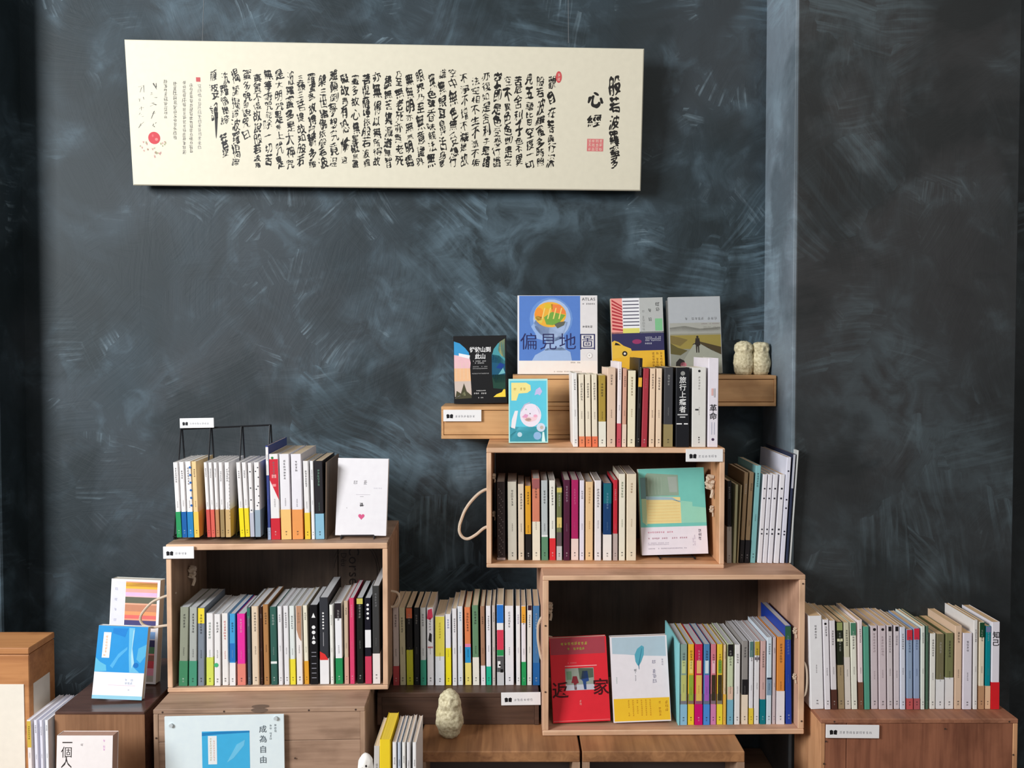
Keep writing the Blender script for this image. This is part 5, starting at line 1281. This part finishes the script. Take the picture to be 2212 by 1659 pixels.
# books in front of the low crates
row(FM, SHELF_Z + .0004, 2080, [
    (805, 818.5, 1612, 5, (206, 202, 198), 'grey patterned book', [], dict(ink=(110, 110, 112), d=.13)),
    (821, 845, 1598, 1, (250, 212, 44), 'thick bright yellow book', [], dict(marks=False, d=.125, pages=(250, 206, 60))),
    (849.5, 859, 1604, 0, (240, 238, 238), 'white book touching the yellow one', []),
    (860.5, 868, 1604, 0, (196, 206, 220), 'thin bluish book', []),
    (870, 878, 1604, 0, (242, 238, 232), 'white book', []),
    (880, 888, 1604, 0, (228, 226, 226), 'light grey-white book', []),
    (891.5, 900.5, 1604, 1, (244, 242, 240), 'white book nearest the stone owl', []),
], .12, 'among the low upright books', 'low books beside the single owl', (226, 206, 186), 22, y=1.60)

# poster on the crate below the left crate
yf = -.0075
c = [F_H.at(px, py, y=yf) for px, py in ((357, 1549), (615, 1543))]
W = c[1].x - c[0].x; ztop = (c[0].z + c[1].z) / 2; Hh = ztop - .012
m = F_H.m @ Matrix.Translation(((c[0].x + c[1].x) / 2, yf, .012)) @ Matrix.Rotation(R(-.4), 4, 'Y')
po = link('poster', *box(-W / 2, 0, 0, W / 2, .004, Hh, .0004), paper((226, 240, 246), .2)); po.matrix_world = m
tag(po, 'pale blue poster board with a bright blue book picture, fixed to the brown crate', 'poster')
pr = Print(); pr.layer = 2
s = W / 258.0
X = lambda px: -W / 2 + (px - 357) * s
Z = lambda py: Hh - (py - 1546) * s
pr.rect(X(437), Z(1780), X(540), Z(1580), (66, 178, 226)); pr.up()
pr.poly([(X(437), Z(1590)), (X(437), Z(1583)), (X(470), Z(1581)), (X(540), Z(1580)), (X(540), Z(1584)), (X(470), Z(1587))], (34, 130, 190)); pr.rect(X(450), Z(1653), X(469), Z(1590), (234, 240, 240))
pr.poly([(X(490), Z(1650)), (X(512), Z(1610)), (X(530), Z(1600)), (X(528), Z(1612)), (X(505), Z(1640))], (110, 196, 232)); pr.rect(X(437), Z(1780), X(540), Z(1700), (240, 244, 248)); pr.up()
rn = random.Random(9)
pr.marks(X(454), Z(1650), X(458), Z(1594), (200, 190, 150), rn, 4.5 * s, vertical=True); pr.marks(X(461), Z(1650), X(465), Z(1594), (230, 180, 160), rn, 4.5 * s, vertical=True)
for ch, py in zip('成為自由', (1577, 1599, 1622, 1645)): pr.char(ch, X(569), Z(py), 17 * s, (92, 104, 112), .005)
pr.marks(X(584), Z(1606), X(588), Z(1567), (120, 130, 136), rn, 5 * s, vertical=True); pr.marks(X(593), Z(1590), X(599), Z(1566), (120, 130, 136), rn, 5.5 * s, vertical=True)
pr.build('poster_print', po)
for px, py in ((372, 1564), (598, 1553)):
    x, z = X(px), Z(py)
    n = 14; V = []
    for y in (-.004, .0065): V += [(x + .0042 * math.cos(2 * math.pi * i / n), y, z + .0042 * math.sin(2 * math.pi * i / n)) for i in range(n)]
    part('standoff_screw', po, (V, [tuple(range(n))] + [(i, (i + 1) % n, (i + 1) % n + n, i + n) for i in range(n)]), paper((196, 204, 206), .25))
if _to.name in bpy.data.objects: bpy.data.objects.remove(_to)
